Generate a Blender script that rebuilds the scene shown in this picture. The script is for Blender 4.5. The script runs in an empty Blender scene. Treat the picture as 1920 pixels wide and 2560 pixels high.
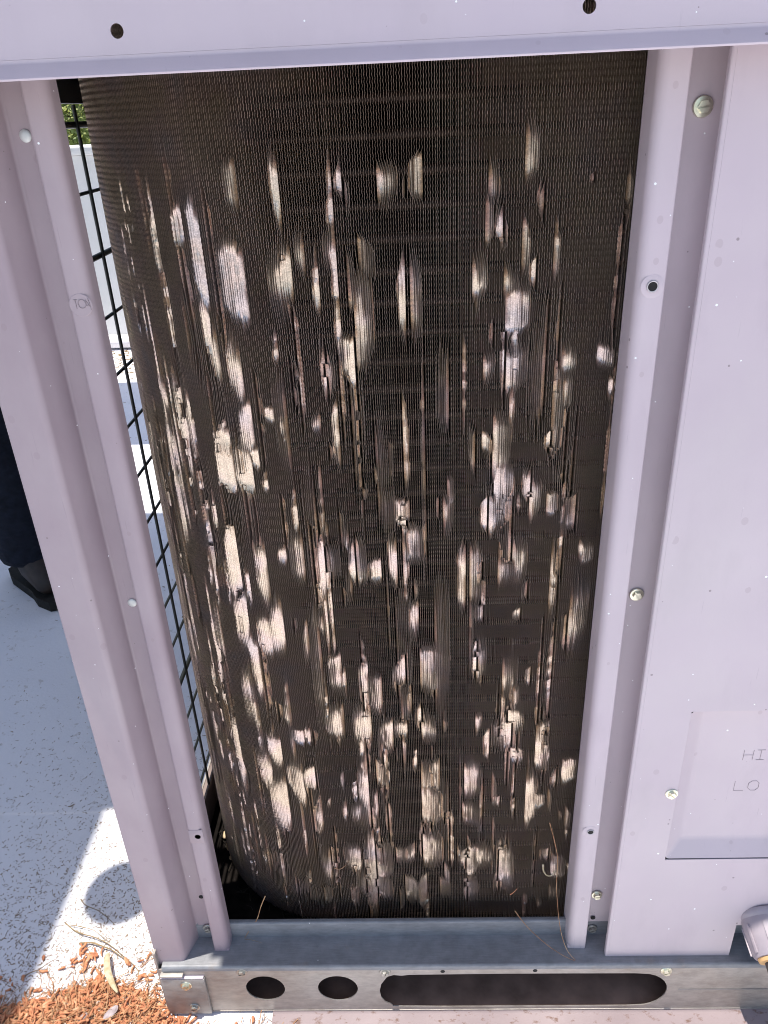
import bpy, bmesh, math, random
import numpy as np
from mathutils import Vector, Matrix
random.seed(7); rng = np.random.default_rng(7)
S = bpy.context.scene
COL = S.collection
PI = math.pi
GZ = -1.0238            # roof level; world origin is on the unit's front plane at eye level

# ------------------------------------------------------------------ camera
cam_d = bpy.data.cameras.new('camera'); cam = bpy.data.objects.new('camera', cam_d); COL.objects.link(cam)
cam.matrix_world = Matrix(((0.9989, 0.0283, 0.0370, 0.0), (0.0198, 0.4605, -0.8875, -0.60), (-0.0422, 0.8872, 0.4594, 0.0), (0, 0, 0, 1)))
cam_d.sensor_fit = 'HORIZONTAL'; cam_d.sensor_width = 36.0; cam_d.lens = 36.0*1950/1920
cam_d.clip_start = 0.01; cam_d.clip_end = 600
S.camera = cam
# ------------------------------------------------------------------ sky, sun, exposure
SUN = Vector((-0.138, -0.042, 1.0)).normalized()
W = bpy.data.worlds.new('World'); S.world = W; W.use_nodes = True
wn = W.node_tree; bg = wn.nodes['Background']
sky = wn.nodes.new('ShaderNodeTexSky'); sky.sky_type = 'NISHITA'; sky.sun_disc = False
sky.sun_elevation = math.asin(SUN.z); sky.sun_rotation = math.atan2(SUN.x, SUN.y)
sky.air_density = 1.0; sky.dust_density = 1.2; sky.ozone_density = 1.0
wn.links.new(sky.outputs[0], bg.inputs[0]); bg.inputs[1].default_value = 0.15
sd = bpy.data.lights.new('sun', 'SUN'); sd.energy = 4.2; sd.angle = math.radians(0.53); sd.color = (1.0, 0.95, 0.88)
so = bpy.data.objects.new('sun', sd); COL.objects.link(so); so.rotation_euler = SUN.to_track_quat('Z', 'Y').to_euler(); so.location = SUN*8
S.view_settings.view_transform = 'Standard'; S.view_settings.look = 'None'
S.view_settings.gamma = 1.0; S.view_settings.use_curve_mapping = False
S.view_settings.exposure = 0.55
S.render.engine = 'CYCLES'
S.cycles.filter_width = 1.0
S.cycles.max_bounces = 8; S.cycles.diffuse_bounces = 5; S.cycles.glossy_bounces = 4

# ------------------------------------------------------------------ materials
def mat(name):
    m = bpy.data.materials.new(name); m.use_nodes = True
    nt = m.node_tree; b = nt.nodes['Principled BSDF']
    tc = nt.nodes.new('ShaderNodeTexCoord')
    return m, nt, b, tc
def noise(nt, tc, scale, detail=4, rough=.55, stretch=None, loc=(0, 0, 0)):
    mp = nt.nodes.new('ShaderNodeMapping'); nt.links.new(tc.outputs['Object'], mp.inputs[0])
    if stretch: mp.inputs['Scale'].default_value = stretch
    mp.inputs['Location'].default_value = loc
    n = nt.nodes.new('ShaderNodeTexNoise'); n.inputs['Scale'].default_value = scale; n.inputs['Detail'].default_value = detail
    n.inputs['Roughness'].default_value = rough
    nt.links.new(mp.outputs[0], n.inputs['Vector']); return n.outputs['Fac']
def ramp(nt, fac, stops):
    r = nt.nodes.new('ShaderNodeValToRGB'); nt.links.new(fac, r.inputs[0])
    e = r.color_ramp.elements
    while len(e) < len(stops): e.new(0.5)
    for k, (p, c) in enumerate(stops):
        e[k].position = p; e[k].color = (c if isinstance(c, tuple) else (c, c, c)) + (1,)
    return r.outputs[0]
def mix(nt, a, b, fac, mode='MIX'):
    x = nt.nodes.new('ShaderNodeMix'); x.data_type = 'RGBA'; x.blend_type = mode
    for sck, v in ((x.inputs[0], fac), (x.inputs[6], a), (x.inputs[7], b)):
        if hasattr(v, 'is_linked') or hasattr(v, 'links'): nt.links.new(v, sck)
        elif isinstance(v, tuple): sck.default_value = v + (1,)
        else: sck.default_value = v
    return x.outputs[2]
def spots(nt, tc, scale, rmax, dens, stretch=None, loc=(0, 0, 0)):
    """round specks: voronoi cells, only a share of the cells carries one"""
    mp = nt.nodes.new('ShaderNodeMapping'); nt.links.new(tc.outputs['Object'], mp.inputs[0]); mp.inputs['Location'].default_value = loc
    if stretch: mp.inputs['Scale'].default_value = stretch
    v = nt.nodes.new('ShaderNodeTexVoronoi'); v.inputs['Scale'].default_value = scale; nt.links.new(mp.outputs[0], v.inputs['Vector'])
    s = nt.nodes.new('ShaderNodeSeparateColor'); nt.links.new(v.outputs['Color'], s.inputs[0])
    sel = nt.nodes.new('ShaderNodeMath'); sel.operation = 'LESS_THAN'; nt.links.new(s.outputs[0], sel.inputs[0]); sel.inputs[1].default_value = dens
    rad = nt.nodes.new('ShaderNodeMath'); rad.operation = 'MULTIPLY'; nt.links.new(s.outputs[1], rad.inputs[0]); rad.inputs[1].default_value = rmax
    ins = nt.nodes.new('ShaderNodeMath'); ins.operation = 'LESS_THAN'; nt.links.new(v.outputs['Distance'], ins.inputs[0]); nt.links.new(rad.outputs[0], ins.inputs[1])
    m = nt.nodes.new('ShaderNodeMath'); m.operation = 'MULTIPLY'; nt.links.new(sel.outputs[0], m.inputs[0]); nt.links.new(ins.outputs[0], m.inputs[1])
    return m.outputs[0]
def scaled(nt, v, k):
    m = nt.nodes.new('ShaderNodeMath'); m.operation = 'MULTIPLY'; nt.links.new(v, m.inputs[0]); m.inputs[1].default_value = k; return m.outputs[0]
def bump(nt, b, fac, strength, dist):
    n = nt.nodes.new('ShaderNodeBump'); n.inputs['Strength'].default_value = strength; n.inputs['Distance'].default_value = dist
    nt.links.new(fac, n.inputs['Height']); nt.links.new(n.outputs[0], b.inputs['Normal'])
def simple(name, col, rough=.5, metal=0.0, var=.12, scale=40, spec=.5):
    m, nt, b, tc = mat(name)
    lo = tuple(c*(1-var) for c in col); hi = tuple(min(1, c*(1+var)) for c in col)
    nt.links.new(ramp(nt, noise(nt, tc, scale), [(.3, lo), (.7, hi)]), b.inputs['Base Color'])
    b.inputs['Roughness'].default_value = rough; b.inputs['Metallic'].default_value = metal
    b.inputs['Specular IOR Level'].default_value = spec
    return m
M = {}
def paint(name, c1, c2, stain=.5, speck=True):
    m, nt, b, tc = mat(name)
    base = ramp(nt, noise(nt, tc, 5, 5), [(.3, c1), (.7, c2)])
    smear = ramp(nt, noise(nt, tc, 14, 6, .6, (1, 1, .35), (3, 1, 2)), [(.52, 0.0), (.75, 1.0)])
    base = mix(nt, base, tuple(x*.86 for x in c1), scaled(nt, smear, .5*stain))
    dust = ramp(nt, noise(nt, tc, 3.5, 7, .65, (1, 1, .6), (9, 2, 5)), [(.42, 0.0), (.66, 1.0)])
    base = mix(nt, base, (.58, .52, .50), scaled(nt, dust, .30*stain))
    scr = ramp(nt, noise(nt, tc, 60, 3, .5, (6, 1, .25), (1, 7, 3)), [(.70, 0.0), (.74, 1.0)])
    base = mix(nt, base, tuple(x*.80 for x in c1), scaled(nt, scr, .35*stain))
    grime = spots(nt, tc, 70, .24, .14, (1, 1, .8), (.3, .2, .7))
    base = mix(nt, base, (c1[0]*.74, c1[1]*.68, c1[2]*.66), scaled(nt, grime, .20*stain))
    dark = spots(nt, tc, 120, .16, .08, None, (2, 5, 1))
    base = mix(nt, base, (.16, .12, .12), scaled(nt, dark, .6))
    if speck:
        w = spots(nt, tc, 75, .085, .20, None, (1.1, .4, 2.2))
        base = mix(nt, base, (.93, .93, .93), w)
        w2 = spots(nt, tc, 170, .12, .07, None, (.1, 3.4, 2.2))
        base = mix(nt, base, (.9, .9, .9), w2)
    nt.links.new(base, b.inputs['Base Color'])
    b.inputs['Roughness'].default_value = .42
    nt.links.new(ramp(nt, noise(nt, tc, 9, 4), [(.3, .34), (.7, .55)]), b.inputs['Roughness'])
    bump(nt, b, noise(nt, tc, 420, 2), .10, .0006)
    M[name] = m
paint('paint', (.50, .41, .445), (.575, .478, .51), 1.5)
paint('post_paint_shaded', (.325, .248, .270), (.37, .283, .305), .9)  # darker copy of the cabinet paint, the left post's shade put into it
paint('lid_paint', (.50, .42, .465), (.56, .475, .52), .9)

def galv(name, c1, c2, brush=(3, 3, 16), blot=.45, met=.45):
    m, nt, b, tc = mat(name)
    br = noise(nt, tc, 22, 5, .6, brush)
    big = noise(nt, tc, 7, 4, .6, None, (4, 2, 1))
    col = mix(nt, ramp(nt, br, [(.3, c1), (.72, c2)]), ramp(nt, big, [(.35, (.40, .36, .32)), (.7, (.62, .62, .60))]), blot)
    rust = ramp(nt, noise(nt, tc, 30, 6, .65, (1, 1, 1.6), (7, 1, 4)), [(.60, 0.0), (.74, 1.0)])
    col = mix(nt, col, (.33, .25, .18), scaled(nt, rust, .35))
    w = spots(nt, tc, 90, .08, .15, None, (1.1, .4, 2.2)); col = mix(nt, col, (.85, .84, .82), w)
    nt.links.new(col, b.inputs['Base Color']); b.inputs['Metallic'].default_value = met
    mot = noise(nt, tc, 55, 4, .7, (1, 1, 2.2), (2, 8, 1)); col2 = mix(nt, col, ramp(nt, mot, [(.35, .72), (.65, 1.0)]), .8, 'MULTIPLY'); nt.links.new(col2, b.inputs['Base Color'])
    nt.links.new(ramp(nt, br, [(.3, .38), (.7, .62)]), b.inputs['Roughness'])
    bump(nt, b, br, .25, .0006)
    M[name] = m
galv('galvanised', (.36, .31, .265), (.54, .475, .40))
galv('bracket_steel', (.24, .23, .22), (.36, .35, .34), (6, 6, 6))
galv('ledge_steel', (.15, .16, .185), (.24, .25, .27), (3, 40, 40), .22, .12)
M['zinc'] = simple('zinc', (.78, .76, .60), .28, .85, .15, 160)
M['dull_zinc'] = simple('dull_zinc', (.45, .44, .40), .42, .8, .2, 160)
M['rivet'] = simple('rivet', (.62, .63, .60), .5, .5, .1, 90)
M['black_wire'] = simple('black_wire', (.012, .014, .013), .38, 0, .3, 60)
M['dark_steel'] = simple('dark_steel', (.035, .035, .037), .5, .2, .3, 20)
M['hole'] = simple('hole', (.01, .009, .009), .8, 0, .2, 50)
M['pan_shade_dark'] = simple('pan_shade_dark', (.010, .008, .007), .95, 0, .6, 60, .1)  # near-black base colour, the shade inside the pan put into it
M['pan_inside'] = simple('pan_inside', (.19, .125, .095), .8, 0, .35, 26, .2)
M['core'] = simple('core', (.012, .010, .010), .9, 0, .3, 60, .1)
M['copper'] = simple('copper', (.03, .018, .013), .5, .6, .3, 90)
M['ink'] = simple('ink', (.27, .22, .23), .7, 0, .2, 90)
M['ring_metal'] = simple('ring_metal', (.50, .46, .46), .5, .2, .2, 90)
M['brown_rail'] = simple('brown_rail', (.20, .15, .13), .6, .1, .3, 30)

# fins
m, nt, b, tc = mat('fin_aluminium')
tint = ramp(nt, noise(nt, tc, 26, 3, .5), [(.25, (.66, .52, .40)), (.42, (.82, .68, .53)), (.55, (.80, .63, .55)), (.70, (.70, .60, .58)), (.85, (.84, .69, .54))])
grit = ramp(nt, noise(nt, tc, 900, 2, .5), [(.35, .62), (.7, 1.0)])
col = mix(nt, tint, grit, 1.0, 'MULTIPLY')
gl = spots(nt, tc, 260, .22, .04); col = mix(nt, col, (.8, .75, .65), gl)
gl_ = nt.nodes.new('ShaderNodeBsdfGlossy'); gl_.inputs['Roughness'].default_value = .38; nt.links.new(col, gl_.inputs['Color'])
df_ = nt.nodes.new('ShaderNodeBsdfDiffuse'); nt.links.new(col, df_.inputs['Color'])
ms_ = nt.nodes.new('ShaderNodeMixShader'); ms_.inputs[0].default_value = .92; nt.links.new(df_.outputs[0], ms_.inputs[1]); nt.links.new(gl_.outputs[0], ms_.inputs[2])
nt.links.new(ms_.outputs[0], nt.nodes['Material Output'].inputs['Surface']); nt.nodes.remove(b)
M['fin'] = m
m, nt, b, tc = mat('fin_edge_dust')
nt.links.new(ramp(nt, noise(nt, tc, 18, 4, .6), [(.3, (.26, .18, .13)), (.7, (.44, .33, .26))]), b.inputs['Base Color']); b.inputs['Roughness'].default_value = .7
M['fin_edge'] = m

# roof coating
m, nt, b, tc = mat('roof_coating')
c = ramp(nt, noise(nt, tc, 2.2, 6, .6), [(.3, (.755, .74, .765)), (.7, (.82, .805, .825))])
st = ramp(nt, noise(nt, tc, 11, 7, .65, None, (3, 3, 0)), [(.60, 0.0), (.80, 1.0)])
c = mix(nt, c, (.50, .47, .42), scaled(nt, st, .45))
pk = ramp(nt, noise(nt, tc, 60, 5, .6, None, (1, 8, 0)), [(.62, 0.0), (.68, 1.0)])
c = mix(nt, c, (.36, .29, .22), scaled(nt, pk, .35))
nt.links.new(c, b.inputs['Base Color']); b.inputs['Roughness'].default_value = .62
bump(nt, b, noise(nt, tc, 130, 4, .6), .35, .002)
M['roof'] = m
m, nt, b, tc = mat('parapet_paint')
c = ramp(nt, noise(nt, tc, 3, 6, .6), [(.3, (.68, .68, .66)), (.7, (.78, .78, .76))])
nt.links.new(c, b.inputs['Base Color']); b.inputs['Roughness'].default_value = .7; bump(nt, b, noise(nt, tc, 60, 4), .3, .003)
M['parapet'] = m
m, nt, b, tc = mat('far_ground')
nt.links.new(ramp(nt, noise(nt, tc, .2, 6), [(.3, (.05, .08, .03)), (.7, (.13, .12, .08))]), b.inputs['Base Color']); b.inputs['Roughness'].default_value = .9
M['far_ground'] = m
M['duct'] = simple('duct', (.55, .56, .57), .45, .5, .08, 6)
M['unit_grey'] = simple('unit_grey', (.50, .48, .50), .5, 0, .06, 6)
M['leaf'] = simple('leaf', (.16, .21, .05), .6, 0, .5, 1.5, .3)
M['leaf2'] = simple('leaf2', (.30, .33, .09), .6, 0, .4, 1.5, .3)
M['bark'] = simple('bark', (.13, .09, .06), .9, 0, .4, 12)
M['jeans'] = simple('jeans', (.010, .012, .020), .85, 0, .35, 60, .2)
m = M['jeans']; nt = m.node_tree; bump(nt, nt.nodes['Principled BSDF'], noise(nt, [n for n in nt.nodes if n.type == 'TEX_COORD'][0], 9, 3, .5, (1, 1, 2.2)), .9, .03)
M['boot'] = simple('boot', (.030, .020, .016), .55, 0, .4, 40, .4)
M['sole'] = simple('sole', (.02, .018, .016), .8, 0, .3, 60, .2)
M['shirt'] = simple('shirt', (.10, .13, .18), .85, 0, .2, 50, .2)
M['skin'] = simple('skin', (.45, .26, .18), .55, 0, .08, 30, .4)
M['hair'] = simple('hair', (.03, .02, .015), .6, 0, .3, 90, .3)
M['eye'] = simple('eye', (.7, .7, .68), .2, 0, .05, 30)
# debris
def debris(name, stops, rough=.8):
    m, nt, b, tc = mat(name)
    nt.links.new(ramp(nt, noise(nt, tc, 120, 3), stops), b.inputs['Base Color']); b.inputs['Roughness'].default_value = rough
    b.inputs['Specular IOR Level'].default_value = .25
    M[name] = m
debris('catkin', [(.22, (.24, .10, .055)), (.42, (.48, .195, .10)), (.58, (.58, .27, .14)), (.78, (.66, .42, .27))])
debris('needle', [(.3, (.26, .12, .06)), (.5, (.42, .22, .11)), (.7, (.56, .38, .22))])
debris('fleck', [(.3, (.17, .125, .095)), (.6, (.32, .24, .17)), (.8, (.46, .37, .27))])
debris('pod', [(.3, (.42, .34, .20)), (.6, (.58, .50, .34)), (.8, (.34, .25, .14))])
debris('twig', [(.3, (.20, .14, .08)), (.7, (.36, .26, .14))])
debris('pale_chip', [(.3, (.30, .24, .24)), (.7, (.50, .43, .43))])
debris('dark_debris', [(.3, (.012, .010, .008)), (.7, (.035, .028, .022))])
debris('seed', [(.3, (.50, .36, .20)), (.7, (.72, .56, .38))])
m, nt, b, tc = mat('conduit_plastic')
nt.links.new(ramp(nt, noise(nt, tc, 30, 4), [(.3, (.30, .26, .29)), (.7, (.37, .32, .34))]), b.inputs['Base Color']); b.inputs['Roughness'].default_value = .4
M['conduit_plastic'] = m
M['hose'] = simple('hose', (.07, .055, .055), .45, 0, .2, 40)
M['rubber_tan'] = simple('rubber_tan', (.70, .42, .18), .5, 0, .1, 40)

# ------------------------------------------------------------------ helpers
def link(o, parent=None):
    COL.objects.link(o)
    if parent is not None: o.parent = parent
    return o
def mesh_from(name, verts, faces, material, parent=None, smooth=None, matidx=None, mats=None):
    me = bpy.data.meshes.new(name); me.from_pydata([tuple(v) for v in verts], [], faces); me.validate()
    for mm in (mats or [material]): me.materials.append(mm)
    if matidx is not None: me.polygons.foreach_set('material_index', matidx)
    if smooth is not None:
        me.polygons.foreach_set('use_smooth', [True]*len(me.polygons)); me.set_sharp_from_angle(angle=math.radians(smooth))
    me.update()
    return link(bpy.data.objects.new(name, me), parent)
def from_bm(name, bm, material, parent=None, smooth=None, recalc=True):
    if recalc: bmesh.ops.recalc_face_normals(bm, faces=bm.faces)
    me = bpy.data.meshes.new(name); bm.to_mesh(me); bm.free(); me.materials.append(material)
    if smooth is not None:
        me.polygons.foreach_set('use_smooth', [True]*len(me.polygons)); me.set_sharp_from_angle(angle=math.radians(smooth))
    return link(bpy.data.objects.new(name, me), parent)
def thing(name, label, cat, loc=(0, 0, 0), group=None):
    o = bpy.data.objects.new(name, None); COL.objects.link(o); o.location = loc; o.empty_display_size = .1
    o['label'] = label; o['category'] = cat
    if group: o['group'] = group
    return o
def tag(o, label=None, cat=None, group=None, kind=None):
    if label: o['label'] = label
    if cat: o['category'] = cat
    if group: o['group'] = group
    if kind: o['kind'] = kind
    return o
def box(bm, x0, x1, y0, y1, z0, z1, bev=0.0):
    r = bmesh.ops.create_cube(bm, size=1.0)
    vs = r['verts']
    for v in vs:
        v.co = Vector(((x0+x1)/2+v.co.x*(x1-x0), (y0+y1)/2+v.co.y*(y1-y0), (z0+z1)/2+v.co.z*(z1-z0)))
    if bev > 0:
        es = list({e for v in vs for e in v.link_edges})
        bmesh.ops.bevel(bm, geom=es, offset=bev, segments=2, affect='EDGES', profile=.5)
def boxobj(name, x0, x1, y0, y1, z0, z1, material, parent=None, bev=0.0):
    bm = bmesh.new(); box(bm, x0, x1, y0, y1, z0, z1, bev); return from_bm(name, bm, material, parent, 40 if bev else None)
def fillet(pts, r, seg=5):
    """round the inner corners of an open 2-D polyline; r = number or list per corner"""
    out = [Vector(pts[0])]
    for i in range(1, len(pts)-1):
        rr = r[i-1] if isinstance(r, (list, tuple)) else r
        p, a, c = Vector(pts[i]), Vector(pts[i-1]), Vector(pts[i+1])
        da, dc = (a-p), (c-p); la, lc = da.length, dc.length; da.normalize(); dc.normalize()
        ang = math.acos(max(-1, min(1, da.dot(dc))))
        if rr <= 0 or ang > 3.1: out.append(p); continue
        t = min(rr/math.tan(ang/2), la*.48, lc*.48); rad = t*math.tan(ang/2)
        ctr = p+(da+dc).normalized()*(rad/math.sin(ang/2))
        s, e = p+da*t-ctr, p+dc*t-ctr
        a0 = math.atan2(s.y, s.x); a1 = math.atan2(e.y, e.x); d = (a1-a0+PI) % (2*PI)-PI
        for k in range(seg+1):
            q = a0+d*k/seg; out.append(ctr+Vector((math.cos(q), math.sin(q)))*rad)
    out.append(Vector(pts[-1])); return out
def sheet_profile(pts, th):
    """closed loop: polyline plus its copy offset by th to the left of travel"""
    n = len(pts); off = []
    for i in range(n):
        d0 = (pts[i]-pts[i-1]).normalized() if i > 0 else (pts[1]-pts[0]).normalized()
        d1 = (pts[i+1]-pts[i]).normalized() if i < n-1 else d0
        nn = Vector((-d0.y-d1.y, d0.x+d1.x)); nn.normalize()
        k = nn.dot(Vector((-d0.y, d0.x))); off.append(pts[i]+nn*th/max(k, .3))
    return off
def sweep_sheet(name, pts, th, a0, a1, axis, material, parent, cuts=1, smooth=35):
    """folded sheet metal: profile swept along z (profile = x,y) or along x (profile = y,z)"""
    off = sheet_profile(pts, th); n = len(pts); V = []; F = []
    for k in range(cuts+1):
        a = a0+(a1-a0)*k/cuts
        for p in list(pts)+list(off):
            V.append((p.x, p.y, a) if axis == 'z' else (a, p.x, p.y))
    N = 2*n
    for k in range(cuts):
        b0, b1 = k*N, (k+1)*N
        for i in range(n-1):
            F.append((b0+i, b0+i+1, b1+i+1, b1+i)); F.append((b0+n+i+1, b0+n+i, b1+n+i, b1+n+i+1))
        F.append((b0, b1, b1+n, b0+n)); F.append((b0+n-1, b0+2*n-1, b1+2*n-1, b1+n-1))
    for b0 in (0, cuts*N):
        for i in range(n-1): F.append((b0+i, b0+i+1, b0+n+i+1, b0+n+i))
    bm = bmesh.new(); vs = [bm.verts.new(v) for v in V]
    for f in F:
        try: bm.faces.new([vs[i] for i in f])
        except ValueError: pass
    return from_bm(name, bm, material, parent, smooth)
def plate(name, outline, holes, y0, y1, material, parent, bev=0.0):
    """plate in the x-z plane with real holes, thickness y0..y1"""
    bm = bmesh.new()
    for loop in [outline]+holes:
        vs = [bm.verts.new((p[0], y0, p[1])) for p in loop]
        for i in range(len(vs)): bm.edges.new((vs[i], vs[(i+1) % len(vs)]))
    bmesh.ops.triangle_fill(bm, use_beauty=True, use_dissolve=False, edges=bm.edges[:])
    r = bmesh.ops.extrude_face_region(bm, geom=bm.faces[:])
    for v in [g for g in r['geom'] if isinstance(g, bmesh.types.BMVert)]: v.co.y = y1
    return from_bm(name, bm, material, parent, 35)
def circ(cx, cz, rx, rz=None, n=28): 
    rz = rz or rx
    return [(cx+rx*math.cos(2*PI*i/n), cz+rz*math.sin(2*PI*i/n)) for i in range(n)]
def tube_geo(path, rad, seg=8, V=None, F=None, cap=True):
    V = [] if V is None else V; F = [] if F is None else F
    n = len(path); base = len(V)
    for i, p in enumerate(path):
        p = Vector(p); d = (Vector(path[min(i+1, n-1)])-Vector(path[max(i-1, 0)])).normalized()
        u = d.cross(Vector((.13, .27, .95))); u = u.normalized() if u.length > 1e-4 else d.orthogonal().normalized()
        w = d.cross(u); r = rad[i] if isinstance(rad, (list, tuple)) else rad
        for k in range(seg):
            a = 2*PI*k/seg; V.append(tuple(p+(u*math.cos(a)+w*math.sin(a))*r))
    for i in range(n-1):
        for k in range(seg):
            a = base+i*seg+k; b2 = base+i*seg+(k+1) % seg; F.append((a, b2, b2+seg, a+seg))
    if cap:
        F.append(tuple(base+k for k in range(seg))[::-1]); F.append(tuple(base+(n-1)*seg+k for k in range(seg)))
    return V, F
def tube(name, path, rad, material, parent=None, seg=8):
    V, F = tube_geo(path, rad, seg); return mesh_from(name, V, F, material, parent, 50)
def smooth_path(pts, k=6):
    P = [Vector(p) for p in pts]; out = []
    for i in range(len(P)-1):
        p0, p1, p2, p3 = P[max(i-1, 0)], P[i], P[i+1], P[min(i+2, len(P)-1)]
        for j in range(k):
            t = j/k; out.append(.5*((2*p1)+(p2-p0)*t+(2*p0-5*p1+4*p2-p3)*t*t+(3*p1-p0-3*p2+p3)*t**3))
    out.append(P[-1]); return out
def lathe(bm, prof, n, ctr, ax=Vector((0, -1, 0))):
    """prof: (radius, height along ax); returns nothing"""
    u = ax.orthogonal().normalized(); w = ax.cross(u); rows = []
    for r, h in prof:
        rows.append([bm.verts.new(ctr+ax*h+(u*math.cos(2*PI*k/n)+w*math.sin(2*PI*k/n))*r) for k in range(n)])
    for a, b2 in zip(rows, rows[1:]):
        for k in range(n): bm.faces.new((a[k], a[(k+1) % n], b2[(k+1) % n], b2[k]))
    bm.faces.new(rows[-1]); bm.faces.new(rows[0][::-1])

# ================================================================== SETTING
bm = bmesh.new(); bmesh.ops.create_grid(bm, x_segments=60, y_segments=40, size=1)
for v in bm.verts: v.co = Vector((v.co.x*9+1.0, -2.15+v.co.y*5.45, GZ))
roof = tag(from_bm('rooftop', bm, M['roof']), kind='structure')
bm = bmesh.new(); bmesh.ops.create_grid(bm, x_segments=4, y_segments=4, size=400)
for v in bm.verts: v.co.z = -6.0
tag(from_bm('ground', bm, M['far_ground']), kind='structure')
bm = bmesh.new(); box(bm, -8.0, 10.0, -7.6, 3.299, -5.98, GZ-.01); tag(from_bm('building_below', bm, M['parapet']), 'pale building block under the white roof', 'building')
m, nt, b, tc = mat('stained_board')
c = ramp(nt, noise(nt, tc, 9, 5), [(.3, (.25, .195, .20)), (.7, (.33, .265, .265))])
st = ramp(nt, noise(nt, tc, 70, 6, .65, (1, 1.6, 0)), [(.56, 0.0), (.66, 1.0)])
c = mix(nt, c, (.13, .06, .03), scaled(nt, st, .75))
nt.links.new(c, b.inputs['Base Color']); b.inputs['Roughness'].default_value = .8; bump(nt, b, noise(nt, tc, 200, 3), .4, .001)
M['board'] = m
ob = boxobj('support_board', -.197, 1.66, -.075, .09, GZ+.0002, -1.0206, M['board'], None, .0004); tag(ob, 'pinkish rust stained board under the front rail', 'board')
# parapets
pw = thing('parapet_wall', 'white painted parapet wall seen through the wire guard', 'wall', (0, 3.3, GZ))
def pbox(n, x0, x1, y0, y1, z0, z1, mm, parent, bev=0):
    o = boxobj(n, x0-parent.location.x, x1-parent.location.x, y0-parent.location.y, y1-parent.location.y, z0-parent.location.z, z1-parent.location.z, mm, parent, bev); return o
pbox('wall', -8, 10, 3.30, 3.50, GZ+.002, -.135, M['parapet'], pw)
pbox('coping', -8.02, 10.02, 3.27, 3.53, -.133, -.095, M['parapet'], pw, .008)
pbox('cant_strip', -7.8, 9.8, 3.22, 3.298, GZ+.004, GZ+.07, M['roof'], pw, .03)
pl = thing('parapet_wall', 'low white parapet along the left side of the roof', 'wall', (-8, 0, GZ))
pbox('wall', -8.2, -8.003, -7.6, 3.5, GZ+.002, -.135, M['parapet'], pl); pbox('coping', -8.23, -8.0, -7.6, 3.26, -.133, -.095, M['parapet'], pl, .008)

# ================================================================== THE UNIT
U = thing('rooftop_air_conditioner', 'lavender grey rooftop air conditioner with its coil exposed between the posts', 'air conditioner', (0, 0, 0))

def screw(x, y, z, r=.0062, parent=None, m='zinc', ang=0.5, tilt=0):
    """hex washer head screw with a slot, head facing -y"""
    bm = bmesh.new(); c = Vector((0, 0, 0))
    lathe(bm, [(r*1.0, -.0004), (r*1.0, .0006), (r*.93, .0011), (r*.60, .0013)], 20, c)
    hx = [(math.cos(a), math.sin(a)) for a in [PI/3*k for k in range(6)]]
    # hex head split by a slot: two halves on a thinner hex base
    R = r*.66
    def prism(pts, h0, h1, top=.0):
        lo = [bm.verts.new((p[0], -h0, p[1])) for p in pts]; hi = [bm.verts.new((p[0]*(1-top), -h1, p[1]*(1-top))) for p in pts]
        n = len(pts)
        for k in range(n): bm.faces.new((lo[k], lo[(k+1) % n], hi[(k+1) % n], hi[k]))
        bm.faces.new(hi); bm.faces.new(lo[::-1])
    prism([(R*a, R*b2) for a, b2 in hx], .0008, .0024)
    s = r*.11; xe = R*.5*1.0
    for sg in (1, -1):
        zt = R*math.sin(PI/3)
        pts = [(R-s/math.tan(PI/3), s*sg), (R*.5, zt*sg), (-R*.5, zt*sg), (-R+s/math.tan(PI/3), s*sg)]
        prism(pts, .0022, .0042, .06)
    ca, sa = math.cos(ang), math.sin(ang)
    for v in bm.verts:
        X, Z = v.co.x*ca-v.co.z*sa, v.co.x*sa+v.co.z*ca; v.co.x, v.co.z = X+x, Z+z; v.co.y += y
    return from_bm('screw', bm, M[m], parent, 30)
def hole_eyelet(name, x, y, z, r, parent, rim='ring_metal'):
    """punched screw hole: raised burr ring round a dark bore"""
    bm = bmesh.new(); lathe(bm, [(r, -.0002), (r*1.0, .0001)], 18, Vector((x, y, z)))
    o = from_bm(name, bm, M['hole'], parent)
    if rim:
        bm = bmesh.new(); n = 20; rows = []
        for rr, h in ((r*1.3, .0), (r*1.18, .0006), (r*1.0, .0004), (r*.98, -.0001)):
            rows.append([bm.verts.new((x+rr*math.cos(2*PI*k/n), y-h, z+rr*math.sin(2*PI*k/n))) for k in range(n)])
        for a, b2 in zip(rows, rows[1:]):
            for k in range(n): bm.faces.new((a[k], a[(k+1) % n], b2[(k+1) % n], b2[k]))
        from_bm('hole_rim', bm, M[rim], parent, 50)
    return o

# ---- base rail (folded galvanised channel)
rail = plate('base_rail', [(-.330, -1.018), (1.70, -1.018), (1.70, -.9335), (-.330, -.9335)],
             [circ(-.2015, -.973, .0245), circ(-.1105, -.974, .0250),
              # torn left end of the long slot, round right end
              [(-.040, -.9475), (-.048, -.951), (-.056, -.966), (-.0585, -.980), (-.057, -.993), (-.052, -1.003), (-.044, -1.008), (-.043, -1.0115), (-.030, -1.0125)] +
              [(.02, -1.0135), (.08, -1.0135), (.14, -1.0135), (.20, -1.0135), (.25, -1.013)] +
              [(.263+.0335*math.sin(PI*k/12), -.980-.0325*math.cos(PI*k/12)) for k in range(1, 12)] +
              [(.255, -.9470), (.18, -.9465), (.10, -.9462), (.03, -.9468), (-.02, -.9472), (-.030, -.9490)]],
             -.0100, -.0086, M['galvanised'], U)
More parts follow.
